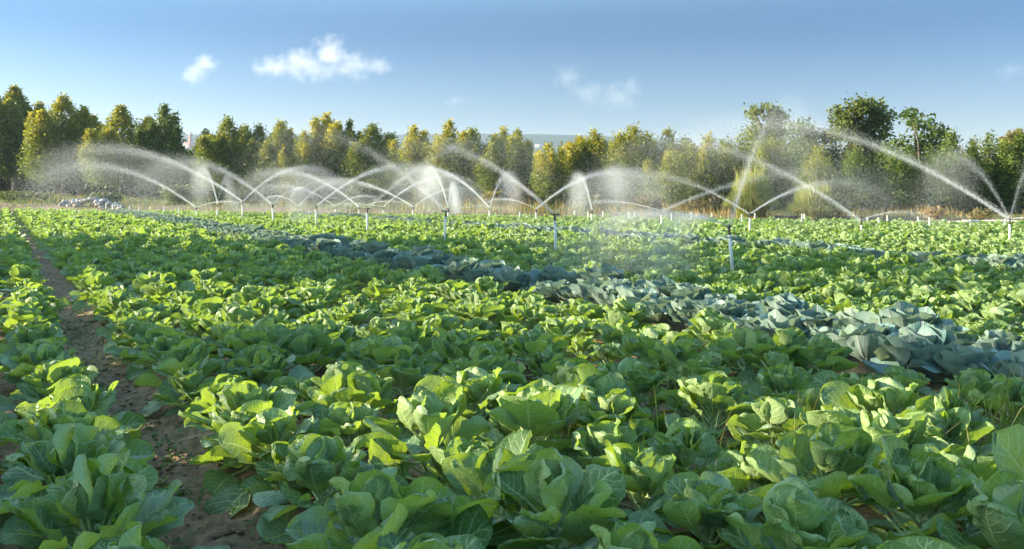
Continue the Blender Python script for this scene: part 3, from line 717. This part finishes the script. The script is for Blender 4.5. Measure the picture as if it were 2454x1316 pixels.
for px, wpx, hpx, q, lab, col in [
 (250, 90, 34, 9, "low dull green shrub right above the white rubble", (.07, .10, .04)), (430, 90, 55, 9.5, "grey green shrub behind the leftmost sprinkler", (.085, .115, .05)),
 (505, 70, 40, 10, "shrub with spray drifting before it, left of the tall jets", (.07, .10, .04)), (610, 120, 52, 12, "wide dark shrub below the pale pointed poplar", (.05, .08, .03)),
 (700, 60, 58, 12, "upright yellow green shrub by the small crossing jets", (.11, .12, .04)), (880, 110, 50, 13, "wide dark shrub under the dark sloping poplar", (.05, .08, .03)),
 (1030, 90, 50, 12, "sunlit olive shrub behind the bright jets at centre", (.11, .12, .04)), (1180, 60, 46, 11.5, "yellow lit shrub behind the narrow steep jet", (.20, .18, .05)),
 (1255, 70, 60, 11.5, "reddish dark shrub left of the short golden poplar", (.09, .07, .035)), (1340, 80, 40, 12, "low dark shrub below the short golden poplar", (.05, .07, .03)),
 (1420, 80, 44, 10, "olive shrub behind the steep fan of spray", (.10, .11, .04)), (1555, 80, 48, 9, "brown green shrub below the broad yellow green poplar", (.10, .09, .04)),
 (1680, 70, 40, 9, "small tan shrub left of the big reed clump", (.15, .12, .05)), (1720, 56, 50, 10, "dark twiggy shrub touching the big reed clump", (.07, .07, .03)),
 (2010, 60, 48, 7, "dead brown bush right of the small reed clump", (.16, .12, .06)), (60, 130, 30, 10, "low green shrub at the left edge below the tallest poplar", (.07, .10, .03)),
 (2240, 60, 34, 6, "dry grassy shrub in front of the dark trees at right", (.26, .19, .09)), (2350, 60, 34, 6, "second dry tan shrub near the right edge", (.22, .18, .08))]:
    shrub(px, 0, wpx, hpx, q, lab, col)

# reed clumps
def reeds(px, wpx, hpx, q, label, plumes):
    y = y_at(px, q); x = (px - CX) / F * y; gz = float(ground_z(x, y)); w = wpx / F * y; h = hpx / F * y
    r = np.random.default_rng(int(px)); b = Buf()
    for i in range(4500):
        a = r.uniform(0, 6.28); rr = w * .26 * math.sqrt(r.random()); out = r.random() ** .7
        hh = h * r.uniform(.75, 1.05) * (1 - .35 * out); s = np.linspace(0, 1, 6)
        rad = rr + (w * .46 - rr * .5) * out * s ** 1.5; z = hh * (1.18 * s - .80 * out * s ** 3.2) 
        cx, cy = rad * math.cos(a), rad * math.sin(a); ww = .022 * (1 - s) ** .6 + .002; a2 = r.uniform(0, 6.28)
        v = np.empty((12, 3)); v[0::2] = np.stack([cx - ww * math.cos(a2), cy - ww * math.sin(a2), z], 1); v[1::2] = np.stack([cx + ww * math.cos(a2), cy + ww * math.sin(a2), z], 1)
        c = np.array([.25, .30, .085]) * r.uniform(.6, 1.4) if r.random() < .8 else np.array([.36, .29, .11])
        b.add(v, [(2 * k, 2 * k + 1, 2 * k + 3, 2 * k + 2) for k in range(5)], None, None, (*c, 1))
    o = empty("reed_clump", (x, y, gz - .05)); tag(o, label, "reeds", "reed clumps at the field edge")
    link("foliage", b.mesh("foliage", M["blade"]), o)
    for dx, top, lean in plumes:
        p = Buf(); X0 = dx * w
        tube(p, [(X0 * .5, 0, 0), (X0 * .85, 0, h * .7), (X0, 0, h * top), (X0 + lean, 0, h * (top + .22))], [.012, .011, .022, .005], 5, (.36, .26, .15, 1))
        link("plume", p.mesh("plume", M["bark"]), o)
reeds(1800, 124, 112, 5.5, "big rounded clump of green reeds with tan plumes", [(-.28, .95, -.25), (-.12, 1.0, -.12), (0, .98, 0), (.1, 1.02, .05), (.22, .97, .12)])
reeds(1950, 130, 80, 5.5, "lower reed clump with three thin tan plumes", [(.05, 1.15, -.05), (.2, 1.2, .0), (.32, 1.1, .15)])

# verge grass along the bank
vg = Buf(); r = np.random.default_rng(77)
for i in range(15000):
    px = r.uniform(-120, 2570); q = r.uniform(4.5, 15) if r.random() < .8 else r.uniform(2.0, 5)
    y = y_at(px, q); x = (px - CX) / F * y
    if px > 1850 and q < 6.5: continue
    den = vnoise(np.array(x * .35), np.array(y * .35), 12)
    if den < -0.25 and r.random() < .8: continue
    dry = sstep(900, 2100, px + 400 * float(den)) * .65 + .2
    c = (np.array([.38, .27, .12]) if r.random() < dry else np.array([.10, .15, .045])) * r.uniform(.6, 1.35)
    h = r.uniform(.15, .55) * (1.25 + .9 * float(den)) * (1.0 if q > 5 else .55)
    blade(vg, r, x, y, float(ground_z(x, y)) - .03, h, r.uniform(.012, .028), r.uniform(.1, .6), r.uniform(0, 6.28), c)
tag(link("verge_grass", vg.mesh("verge_grass", M["blade"])), "rough green and straw coloured grass along the bank below the trees", "grass", kind="stuff")
# thin woody undergrowth between trunks
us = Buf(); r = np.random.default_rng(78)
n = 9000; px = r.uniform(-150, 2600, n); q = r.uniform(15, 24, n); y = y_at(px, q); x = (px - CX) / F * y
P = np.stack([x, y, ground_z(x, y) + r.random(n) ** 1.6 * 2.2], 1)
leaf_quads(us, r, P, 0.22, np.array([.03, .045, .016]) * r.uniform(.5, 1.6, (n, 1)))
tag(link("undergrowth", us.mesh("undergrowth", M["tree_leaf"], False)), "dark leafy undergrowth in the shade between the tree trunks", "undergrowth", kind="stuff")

# rubble heap
rb = Buf(); r = np.random.default_rng(79)
for i in range(110):
    px = r.uniform(148, 292); hmax = 17 * math.sin(math.pi * (px - 140) / 160) ** .6
    q = 6.0 + r.normal() * .4; y = y_at(px, q); x = (px - CX) / F * y
    z = float(ground_z(x, y)) + r.random() * hmax / F * y; s = r.uniform(.11, .26)
    rot = Matrix.Rotation(r.uniform(0, 6.28), 3, "Z") @ Matrix.Rotation(r.uniform(-.6, .6), 3, "X")
    rb.add((ico_v * r.uniform(.7, 1.25, (12, 1)) * [s * 1.3, s * .9, s * .75]) @ np.array(rot).T + [x, y, z], None, ico_t)
tag(link("rubble", rb.mesh("rubble", M["rubble"], False)), "heap of pale broken rubble on the bank below the left trees", "rubble", kind="stuff")

# far tower and building
def lathe_box(b, x0, x1, y0, y1, z0, z1):
    v = [(x0, y0, z0), (x1, y0, z0), (x1, y1, z0), (x0, y1, z0), (x0, y0, z1), (x1, y0, z1), (x1, y1, z1), (x0, y1, z1)]
    b.add(v, [(0, 3, 2, 1), (4, 5, 6, 7), (0, 1, 5, 4), (1, 2, 6, 5), (2, 3, 7, 6), (3, 0, 4, 7)])
ty = 1200.0; tx = (457 - CX) / F * ty; tz = float(hill_z(tx, ty)) - 3
ztop = HC + (HY - 318) / F * ty - tz
tw = empty("brick_tower", (tx, ty, tz)); tag(tw, "slim red brick tower with pale cap far behind the left trees", "tower")
b = Buf(); lathe_box(b, -2.2, 2.2, -2.2, 2.2, 0, ztop - 3.2); link("shaft", b.mesh("shaft", M["brick"], False), tw)
b = Buf(); lathe_box(b, -2.6, 2.6, -2.6, 2.6, ztop - 3.2, ztop - 2.4); lathe_box(b, -1.6, 1.6, -1.6, 1.6, ztop - 2.4, ztop); link("cap", b.mesh("cap", M["plaster"], False), tw)
b = Buf(); tube(b, [(0, 0, ztop), (0, 0, ztop + 5)], [.35, .2], 6); link("mast", b.mesh("mast", M["plaster"]), tw)
hs = empty("plaster_house", (tx - 6, ty + 10, tz)); tag(hs, "pale house at the foot of the far red tower", "house")
b = Buf(); lathe_box(b, -7, 9, -4, 4, 0, ztop - 16); link("wall", b.mesh("wall", M["plaster"], False), hs)
b = Buf(); zz = ztop - 16
b.add([(-7.6, -4.6, zz), (9.6, -4.6, zz), (9.6, 4.6, zz), (-7.6, 4.6, zz), (-7.6, 0, zz + 3), (9.6, 0, zz + 3)], [(0, 1, 5, 4), (2, 3, 4, 5)], [(0, 4, 3), (1, 2, 5)]); link("roof", b.mesh("roof", M["brick"], False), hs)
by = 1250.0; bx = (1296 - CX) / F * by; bz = HC + (HY - 353) / F * by
bd = empty("long_shed", (bx, by, bz)); tag(bd, "long low white shed on the slope in the gap of trees", "shed")
b = Buf(); lathe_box(b, -8, 8, -4, 4, -4, 2.6); link("wall", b.mesh("wall", M["plaster"], False), bd)
b = Buf(); b.add([(-8.6, -4.8, 2.6), (8.6, -4.8, 2.6), (8.6, 4.8, 2.6), (-8.6, 4.8, 2.6), (-8.6, 0, 4.2), (8.6, 0, 4.2)], [(0, 1, 5, 4), (2, 3, 4, 5)], [(0, 4, 3), (1, 2, 5)]); link("roof", b.mesh("roof", M["roof"], False), bd)
for k in range(4):
    b = Buf(); lathe_box(b, -6.4 + k * 3.6, -4.6 + k * 3.6, -4.06, -3.9, .2, 1.7); link("window", b.mesh("window", M["glass"], False), bd)

# ---------------------------------------------------------------- sprinklers
SPR = [  # key, px, top py, base py, lean
 ("I", 471, 497, 511), ("H", 521, 490, 514), ("G", 581, 483, 516), ("F", 654, 490, 527), ("f1", 716, 495, 505), ("E", 758, 493, 528), ("e1", 804, 495, 506),
 ("e2", 861, 496, 508), ("D", 880, 499, 544), ("d1", 918, 496, 510), ("d2", 990, 496, 510), ("C", 1066, 505, 569), ("C2", 1074, 499, 513), ("b1", 1173, 498, 514), ("b2", 1285, 501, 517),
 ("B", 1331, 512, 589), ("b3", 1418, 504, 524), ("a1", 1585, 506, 531), ("A", 1752, 541, 617), ("a2", 1797, 512, 541), ("a3", 2064, 528, 545), ("Z", 2420, 524, 564)]
DESC = {"A": "tall white sprinkler pipe with black upright head, nearest of all", "B": "leaning free white sprinkler pipe with brown crossbar head, right of centre", "C": "white sprinkler pipe with dark crossbar head near the centre", "D": "slim white sprinkler pipe with dark crossbar head left of centre", "Z": "white sprinkler pipe throwing jets near the right edge"}
DESC["B"] = "straight white sprinkler pipe with brown crossbar head, right of centre"
heads = {}
for i, (key, px, yt, yb) in enumerate(SPR):
    d = (HC - 0.42) * F / (yb - HY); x = (px - CX) / F * d
    while beyond(x, d) > -0.3: d -= 0.3; x = (px - CX) / F * d
    zt = HC - (yt - HY) / F * d; gz = float(ground_z(x, d)); H = zt - gz
    r = np.random.default_rng(600 + i); lean = r.normal(size=2) * 0.035
    if key == "A": lean = np.array([-0.085, 0.0])
    if key == "B": lean = np.array([-0.03, 0.0])
    base = np.array([x - lean[0] * H * .5, d - lean[1] * H * .5])
    root = empty("sprinkler", (base[0], base[1], gz))
    tag(root, DESC.get(key, "white sprinkler pipe with small head") + f", {ordinal(i + 1)} sprinkler from the left", "sprinkler", "sprinklers standing in the crop")
    up = np.array([lean[0], lean[1], 1.0]); up /= np.linalg.norm(up)
    pr = 0.027 if d < 25 else 0.030 + 0.0003 * (d - 25)
    hh = 0.15
    b = Buf(); tube(b, [up * -.2, up * (H - hh) * .5, up * (H - hh)], [pr, pr, pr * .96], 12); tube(b, [up * (H - hh - .05), up * (H - hh - .005)], [pr * 1.18] * 2, 12)
    link("pipe", b.mesh("pipe", M["pipe"]), root)
    b = Buf(); k = 1.35 if d > 25 else 1.0
    prof = [(-.005, .016), (.02, .026), (.035, .026), (.036, .017), (.06, .017), (.061, .024), (.085, .024), (.086, .016), (.11, .02), (.125, .026), (.14, .018), (.165, .006)]
    tube(b, [up * (H - hh + s) for s, _ in prof], [q * k for _, q in prof], 10)
    hd = link("head", b.mesh("head", M["metal"]), root)
    a0 = r.uniform(-.3, .3) if key in "ABCD" else r.uniform(0, 3)
    wid = 0.105 if key in "BCD" else 0.05
    for sgn in (-1, 1):
        b = Buf(); dr = np.array([math.cos(a0) * sgn, math.sin(a0) * sgn, 0])
        c0 = up * (H - .03)
        tube(b, [c0, c0 + dr * wid * .5 + [0, 0, .012], c0 + dr * wid + [0, 0, .035 if sgn < 0 else .02]], [.014 * k, .011 * k, .009 * k], 7)
        link("nozzle", b.mesh("nozzle", M["metal"]), hd)
    b = Buf(); c0 = up * (H + .005); dr = np.array([math.cos(a0 + .25), math.sin(a0 + .25), 0])
    tube(b, [c0 - dr * wid * .9, c0, c0 + dr * wid * .7, c0 + dr * wid * .95 + [0, 0, -.03]], [.004 * k, .006 * k, .005 * k, .011 * k], 6)
    link("swing_arm", b.mesh("swing_arm", M["metal"]), hd)
    heads[key] = (np.array([base[0], base[1], gz]) + up * H, d, i + 1)

# thin white risers along the far edge
ST = [254, 270, 291, 310, 333, 359, 393, 429, 1245, 1377, 1410, 1445, 1509, 1522, 1609, 1657, 1705, 1777, 1808, 1919, 1928, 2078, 2105, 2126, 2201, 2227, 2327, 2405]
SB = [496, 494, 500, 501, 503, 500, 505, 509, 514, 514, 516, 514, 519, 516, 521, 514, 518, 526, 521, 526, 522, 526, 531, 523, 527, 531, 543, 537]
SH = [11, 7, 9, 10, 11, 6, 13, 16, 9, 10, 12, 10, 14, 8, 12, 7, 9, 14, 12, 15, 11, 7, 11, 8, 9, 12, 19, 14]
for i, (px, pb, ph) in enumerate(zip(ST, SB, SH)):
    d = (HC - 0.40) * F / (pb - HY + 1); x = (px - CX) / F * d
    while beyond(x, d) > -0.1: d -= 0.3; x = (px - CX) / F * d
    gz = float(ground_z(x, d)); H = (HC - (pb - ph * .85 - HY) / F * d - gz)
    r = np.random.default_rng(700 + i); ln = r.normal(size=2) * .04
    b = Buf(); pr = .017 + .0003 * d
    tube(b, [(0, 0, -.1), (ln[0] * H, ln[1] * H, H - .05)], [pr, pr], 8); tube(b, [(ln[0] * H, ln[1] * H, H - .05), (ln[0] * H, ln[1] * H, H)], [pr * 1.3, pr * 1.2], 8)
    if px == 2327: tube(b, [(-.28, 0, H - .03), (.3, 0, H - .05)], [.03, .03], 8)
    o = link("riser_pipe", b.mesh("riser_pipe", M["pipe"]), None, (x, d, gz))
    tag(o, f"thin white riser {'with a crossbar' if px == 2327 else 'pipe'}, {ordinal(i + 1)} from the left along the far field edge", "pipe", "thin white risers along the far field edge")
# pipe lying on the track at the right
p = []
for px, q in [(2255, 1.5), (2320, 1.3), (2400, 1.1), (2480, 1.4), (2560, 1.2)]:
    y = y_at(px, q); x = (px - CX) / F * y; p.append((x, y, float(ground_z(x, y)) + .42))
b = Buf(); tube(b, p, .03, 10)
for x, y, z in p[::2]: tube(b, [(x, y, z - .7), (x, y, z)], .03, 8)
tag(link("irrigation_pipe", b.mesh("irrigation_pipe", M["pipe"])), "long white irrigation pipe lying along the track at the right", "pipe")

# ---------------------------------------------------------------- water jets: drops on ballistic paths, the fine ones slowed by the air
JETS = [  # sprinkler, apex px, apex py, apex depth / head depth, core, mist, words
 ("I", 232, 398, 1.12, .8, .9, "long arching"), ("I", 535, 483, 1.0, .25, .35, "faint low"),
 ("H", 486, 404, 1.12, .7, .9, "steep narrow"), ("H", 542, 425, 1.1, .12, .5, "misty upright"),
 ("G", 268, 358, 1.15, 1.25, 1.2, "long bright"), ("G", 716, 404, 1.10, .8, 1.0, "arching"),
 ("F", 448, 388, 1.22, .8, 1.5, "wide misty"), ("F", 712, 452, 1.1, .3, .4, "short faint"),
 ("f1", 668, 470, 1.0, .2, .3, "faint low"), ("f1", 800, 438, 1.08, .3, .5, "thin faint"),
 ("E", 950, 400, 1.18, 1.5, 1.1, "bright arching"), ("E", 724, 452, 1.0, .2, .8, "misty"),
 ("e1", 690, 447, 1.05, .35, .5, "thin"), ("e1", 866, 470, 1.0, .2, .3, "faint short"),
 ("e2", 690, 412, 1.1, .7, .8, "long thin"), ("e2", 930, 482, 1.0, .15, .25, "faint low"),
 ("D", 1175, 338, 1.45, 1.0, 1.0, "long thin rising"), ("D", 812, 492, 0.9, .15, .3, "flat faint"),
 ("d1", 1055, 425, 1.1, .7, .7, "thin arching"), ("d1", 850, 488, 1.0, .15, .3, "faint low"),
 ("d2", 815, 432, 1.08, .8, .7, "bright thin"), ("d2", 1085, 452, 1.05, .3, .5, "faint"),
 ("C", 735, 322, 1.5, 1.7, 1.1, "long high"), ("C", 1150, 494, .95, .15, .4, "flat faint"),
 ("C2", 1032, 404, 1.15, 1.1, 1.3, "steep bright"), ("C2", 1084, 440, 1.1, .6, 1.5, "upright misty"),
 ("b1", 1035, 407, 1.1, 1.3, 1.0, "bright arching"), ("b1", 1214, 418, 1.18, .45, .8, "steep misty"),
 ("b2", 1465, 412, 1.15, 1.2, 1.3, "bright rising"), ("b2", 1212, 478, 1.0, .2, .5, "faint low"),
 ("B", 1025, 350, 1.45, 2.2, 1.1, "long bright"), ("B", 1430, 452, 1.3, .3, .5, "faint short"),
 ("b3", 1388, 420, 1.15, .9, 1.4, "steep misty"), ("b3", 1468, 405, 1.3, .15, 1.0, "hazy upright"),
 ("a1", 1960, 409, 1.25, .9, .8, "long thin"), ("a1", 1465, 483, 1.0, .5, .5, "low"),
 ("A", 1590, 512, .94, 1.4, 5.5, "wide misty"), ("A", 1672, 520, .92, .3, 4.2, "second low misty"), ("A", 1890, 255, 1.65, 2.2, 1.3, "high steep"), ("A", 1864, 288, 1.5, .8, .8, "thin second steep"),
 ("a2", 1990, 436, 1.1, 1.4, 1.0, "bright arching"), ("a2", 1545, 416, 1.25, .5, 1.0, "faint misty"),
 ("a3", 1625, 345, 1.4, 1.5, 1.1, "long straight"), ("a3", 2150, 508, 1.0, .25, .4, "faint low"),
 ("Z", 1835, 298, 1.45, 3.0, 1.6, "longest bright"), ("Z", 2285, 375, 1.3, .6, 1.5, "curving misty"), ("Z", 2490, 370, 1.3, .5, 1.6, "misty upright"), ("Z", 2600, 525, .95, .9, .4, "low bright"),
]
GRAV = 9.81
def jet(key, apx, apy, ratio, core, mist, words):
    P0, d, num = heads[key]
    hpx, hpy = CX + F * P0[0] / P0[1], HY + F * (HC - P0[2]) / P0[1]
    apx, apy = hpx + (apx - hpx) * 1.13, hpy + (apy - hpy) * 1.04
    Pa = ray_at(apx, apy, d * ratio)
    Ha = max(0.12, Pa[2] - P0[2]); hv = Pa[:2] - P0[:2]
    vz = math.sqrt(2 * GRAV * Ha); ta = vz / GRAV; v0 = np.array([hv[0] / ta, hv[1] / ta, vz])
    path = math.hypot(np.linalg.norm(hv), Ha)
    r = np.random.default_rng(int(apx * 31 + apy)); drop = []
    ext = np.clip(path / 6.0, .45, 1.5)
    def core_at(t, k=0.0):
        t = t[:, None]; return P0 + v0 * t + np.array([0, 0, -GRAV / 2]) * t * t, v0 + np.array([0, 0, -GRAV]) * t
    n1 = int(13000 * core * ext)
    t = ta * 1.3 * r.beta(1.0, 1.7, n1)
    p, v = core_at(t); rel = (t / ta)[:, None]
    sg = path * (0.0022 + 0.0125 * rel ** 1.7)
    ns = 16; st = r.integers(0, ns, n1); so_ = r.normal(size=(ns, 3))
    off = (so_[st] * 1.0 + r.normal(size=(n1, 3)) * 0.55) * sg; off[:, 2] -= np.abs(r.normal(size=n1)) * sg[:, 0] * 1.1
    keep = r.random(n1) < np.clip(1.15 - .62 * rel[:, 0], .08, 1) * np.clip(.62 + .8 * vnoise(t * 26 / ta, st * 3.7, 41) * np.clip(rel[:, 0] * 2.2, .1, 1), .03, 1)
    drop.append((p[keep] + off[keep], v[keep], np.full(keep.sum(), 1.0)))
    n2 = int(20000 * mist * ext * (2.6 if mist > 4 else 1.9))
    td = ta * (0.12 + 1.25 * r.beta(1.6, 1.5, n2)); p, v = core_at(td)
    k = r.uniform(1.6, 6.5, n2)[:, None]; tau = (r.random(n2) ** 1.3 * np.where(r.random(n2) < .5, 2.0, .95))[:, None]
    e = 1 - np.exp(-k * tau)
    vt = np.array([0, 0, -GRAV]) / k
    p2 = p + vt * tau + (v - vt) * e / k
    v2 = vt + (v - vt) * np.exp(-k * tau)
    rel = (td / ta)[:, None]
    p2 += r.normal(size=(n2, 3)) * (path * (0.004 + 0.018 * rel ** 1.3) + (.26 if mist > 4 else .10) * tau) + np.array([0.12, -.02, 0]) * tau
    drop.append((p2, v2, np.full(n2, .85)))
    P = np.concatenate([a for a, _, _ in drop]); V = np.concatenate([a for _, a, _ in drop]); S = np.concatenate([a for _, _, a in drop])
    ok = P[:, 2] > 0.3; P, V, S = P[ok], V[ok], S[ok]; n = len(P)
    V = V / (np.linalg.norm(V, axis=1)[:, None] + 1e-6)
    a = np.cross(V, r.normal(size=(n, 3))); a /= np.linalg.norm(a, axis=1)[:, None] + 1e-6; b_ = np.cross(V, a)
    rad = ((0.000036 if mist > 4 else 0.000039) * d * S * r.uniform(.55, 1.35, n))[:, None]; ln = rad * r.uniform(10, 26, (n, 1))
    verts = np.stack([P + V * ln, P - V * ln * .5 + a * rad, P - V * ln * .5 - a * rad * .5 + b_ * rad * .87, P - V * ln * .5 - a * rad * .5 - b_ * rad * .87], 1).reshape(-1, 3)
    i0 = np.arange(n)[:, None] * 4
    tr = np.concatenate([i0 + [0, 1, 2], i0 + [0, 2, 3], i0 + [0, 3, 1], i0 + [1, 3, 2]], 0)
    bf = Buf(); bf.add(verts - P0.astype(np.float32), None, tr)
    o = link("water_jet", bf.mesh("water_jet", M["water"], False), None, P0)
    side = "left" if apx < CX + F * P0[0] / P0[1] else "right"
    tag(o, f"{words} water jet thrown to the {side} by the {ordinal(num)} sprinkler from the left", "water jet", "water jets from the sprinklers")
for j in JETS: jet(*j)

# ---------------------------------------------------------------- clouds
def cloud(label, px, py, dist, blobs, density, seed, scale=1.0):
    cen = ray_at(px, py, dist); pxm = dist / F
    xs = [abs(b[0]) + b[2] for b in blobs]; zs = [abs(b[1]) + b[3] for b in blobs]
    hx, hz = max(xs) * pxm * 1.25, max(zs) * pxm * 1.3; hy = hz * 1.2
    m = NT("cloud_vapour")
    oc = m.n("ShaderNodeTexCoord").outputs["Object"]
    best = None
    for bx, bz, rx, rz in blobs:
        mp = m.n("ShaderNodeMapping", vector_type="POINT")
        mp.inputs["Location"].default_value = (-bx / rx, 0, bz / rz)
        mp.inputs["Scale"].default_value = (1 / (rx * pxm), 1 / (max(rz, 14) * pxm * 1.1), 1 / (rz * pxm))
        m.put(mp.inputs[0], oc)
        ln = m.n("ShaderNodeVectorMath", operation="LENGTH"); m.put(ln.inputs[0], mp.outputs[0])
        v = m.math("SUBTRACT", 1.0, ln.outputs["Value"])
        best = v if best is None else m.math("SMOOTH_MAX", best, v, 0.25)
    n1 = m.noise(1 / (26 * pxm) * scale, None, 7, 0.6)
    nn = m.t.nodes[-1] if False else None
    for nd in m.t.nodes:
        if nd.bl_idname == "ShaderNodeTexNoise":
            mp = m.n("ShaderNodeMapping"); mp.inputs["Location"].default_value = (seed * 3.1, seed * 1.7, seed); m.put(mp.inputs[0], oc); m.put(nd.inputs["Vector"], mp.outputs[0])
    f = m.math("ADD", best, m.math("MULTIPLY", m.math("SUBTRACT", n1, 0.5), 2.4))
    den = m.math("MULTIPLY", m.smooth(f, -0.05, 1.15), density)
    pv = m.n("ShaderNodeVolumePrincipled"); pv.inputs["Color"].default_value = (0.96, 0.93, 0.91, 1); pv.inputs["Anisotropy"].default_value = 0.25
    m.put(pv.inputs["Density"], den); m.t.links.new(pv.outputs[0], m.out.inputs["Volume"])
    b = Buf(); us, vs = 20, 12
    th = np.linspace(0, math.pi, vs + 1)[1:-1]; ph = np.arange(us) * 2 * math.pi / us
    ring = np.stack([np.outer(np.sin(th), np.cos(ph)) * hx * 1.15, np.outer(np.sin(th), np.sin(ph)) * hy * 1.15, np.outer(np.cos(th), np.ones(us)) * hz * 1.15], -1).reshape(-1, 3)
    v = np.vstack([ring, [(0, 0, hz * 1.15), (0, 0, -hz * 1.15)]]); q, t = [], []
    for i in range(vs - 2):
        for j in range(us): q.append((i * us + j, (i + 1) * us + j, (i + 1) * us + (j + 1) % us, i * us + (j + 1) % us))
    for j in range(us): t.append((len(ring), j, (j + 1) % us)); t.append((len(ring) + 1, (vs - 2) * us + (j + 1) % us, (vs - 2) * us + j))
    b.add(v, q, t)
    o = link("cloud", b.mesh("cloud", m.m), None, cen)
    tag(o, label, "cloud", "small clouds in the blue sky")
CD = 5200
cloud("largest white cloud with a rounded hump, upper left of centre", 770, 150, CD, [(-110, 12, 72, 32), (-45, 2, 70, 42), (22, -24, 48, 46), (75, 8, 64, 38), (128, 6, 48, 30), (0, 18, 130, 30)], 0.0042, 1)
cloud("small slanting white cloud left of the largest one", 478, 165, CD, [(14, -16, 34, 30), (-6, 4, 36, 30), (-22, 18, 36, 22)], 0.0036, 2)
cloud("thin ragged cloud wisp right of the centre", 1430, 215, CD, [(-70, -32, 44, 36), (-20, 6, 60, 36), (50, 18, 62, 42), (85, -6, 30, 30)], 0.0014, 3)
cloud("faint small wisp of cloud below the largest one", 1092, 242, CD, [(0, 0, 34, 16)], 0.0015, 4)
cloud("faint wisp of cloud at the right edge of the sky", 2425, 168, CD, [(0, 0, 48, 26)], 0.0012, 5)

# ---------------------------------------------------------------- haze
HAZE = 0.00016
if HAZE > 0:
    m = NT("haze_air"); pv = m.n("ShaderNodeVolumePrincipled"); pv.inputs["Color"].default_value = (0.70, 0.84, 0.98, 1); pv.inputs["Density"].default_value = HAZE; pv.inputs["Anisotropy"].default_value = 0.2
    m.t.links.new(pv.outputs[0], m.out.inputs["Volume"])
    b = Buf(); lathe_box(b, -2640, 2640, -80, 2340, -6, 150)
    tag(link("haze", b.mesh("haze", m.m, False)), "thin pale haze in the air over the field and hills", "haze", kind="stuff")

# ---------------------------------------------------------------- camera, sun, sky
cam = bpy.data.cameras.new("camera"); co = bpy.data.objects.new("camera", cam); C.objects.link(co)
co.location = (0, 0, HC); co.rotation_euler = (R(90), 0, 0)
cam.sensor_width = 36; cam.lens = 36 * F / 2454; cam.shift_y = -(658 - HY) / 2454; cam.clip_start = 0.05; cam.clip_end = 20000
bpy.context.scene.camera = co
sun = bpy.data.lights.new("sun", "SUN"); so = bpy.data.objects.new("sun", sun); C.objects.link(so)
sun.energy = 4.8; sun.angle = R(0.53); sun.color = (1.0, 0.89, 0.66)
so.rotation_euler = Vector(SUN).to_track_quat("Z", "Y").to_euler()
w = bpy.data.worlds.new("World"); bpy.context.scene.world = w; w.use_nodes = True
nt = w.node_tree; bg = nt.nodes["Background"]
sky = nt.nodes.new("ShaderNodeTexSky"); sky.sky_type = "NISHITA"; sky.sun_disc = False
sky.sun_elevation = SUN_EL; sky.sun_rotation = math.atan2(SUN[0], SUN[1])
sky.air_density = 1.0; sky.dust_density = 0.6; sky.ozone_density = 2.0
tintn = nt.nodes.new("ShaderNodeMix"); tintn.data_type = "RGBA"; tintn.blend_type = "MULTIPLY"; tintn.inputs[0].default_value = 1
gam = nt.nodes.new("ShaderNodeGamma"); gam.inputs[1].default_value = 1.35; nt.links.new(sky.outputs[0], gam.inputs[0])
tintn.inputs[7].default_value = (0.50, 0.53, 0.58, 1); nt.links.new(gam.outputs[0], tintn.inputs[6])
# low sky deep and clear, unseen high sky brightened to add fill light
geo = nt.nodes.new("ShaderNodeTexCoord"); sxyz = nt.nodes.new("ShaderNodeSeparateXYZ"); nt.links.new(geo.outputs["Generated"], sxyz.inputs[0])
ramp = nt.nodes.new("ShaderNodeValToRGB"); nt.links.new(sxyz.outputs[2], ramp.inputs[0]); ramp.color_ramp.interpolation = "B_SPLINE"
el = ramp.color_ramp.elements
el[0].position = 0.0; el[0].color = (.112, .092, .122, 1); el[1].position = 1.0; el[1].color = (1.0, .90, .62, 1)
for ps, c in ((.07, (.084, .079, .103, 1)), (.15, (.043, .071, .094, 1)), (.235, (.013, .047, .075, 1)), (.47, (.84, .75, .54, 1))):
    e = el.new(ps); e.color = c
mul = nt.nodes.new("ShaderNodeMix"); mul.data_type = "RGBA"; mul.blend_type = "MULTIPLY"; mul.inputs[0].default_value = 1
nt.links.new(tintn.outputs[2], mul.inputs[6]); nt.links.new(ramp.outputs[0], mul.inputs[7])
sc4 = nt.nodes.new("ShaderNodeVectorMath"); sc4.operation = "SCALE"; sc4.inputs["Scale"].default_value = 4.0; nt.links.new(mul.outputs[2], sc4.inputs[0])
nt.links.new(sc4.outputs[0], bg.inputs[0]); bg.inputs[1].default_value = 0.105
sc = bpy.context.scene
sc.view_settings.view_transform = "Standard"; sc.view_settings.look = "None"; sc.view_settings.gamma = 1; sc.view_settings.exposure = 1.98
sc.cycles.use_denoising = True
sc.cycles.max_bounces = 7; sc.cycles.diffuse_bounces = 3; sc.cycles.glossy_bounces = 2; sc.cycles.transmission_bounces = 4; sc.cycles.volume_bounces = 1; sc.cycles.transparent_max_bounces = 8
sc.cycles.use_adaptive_sampling = True; sc.cycles.adaptive_threshold = 0.01
sc.cycles.sample_clamp_indirect = 6
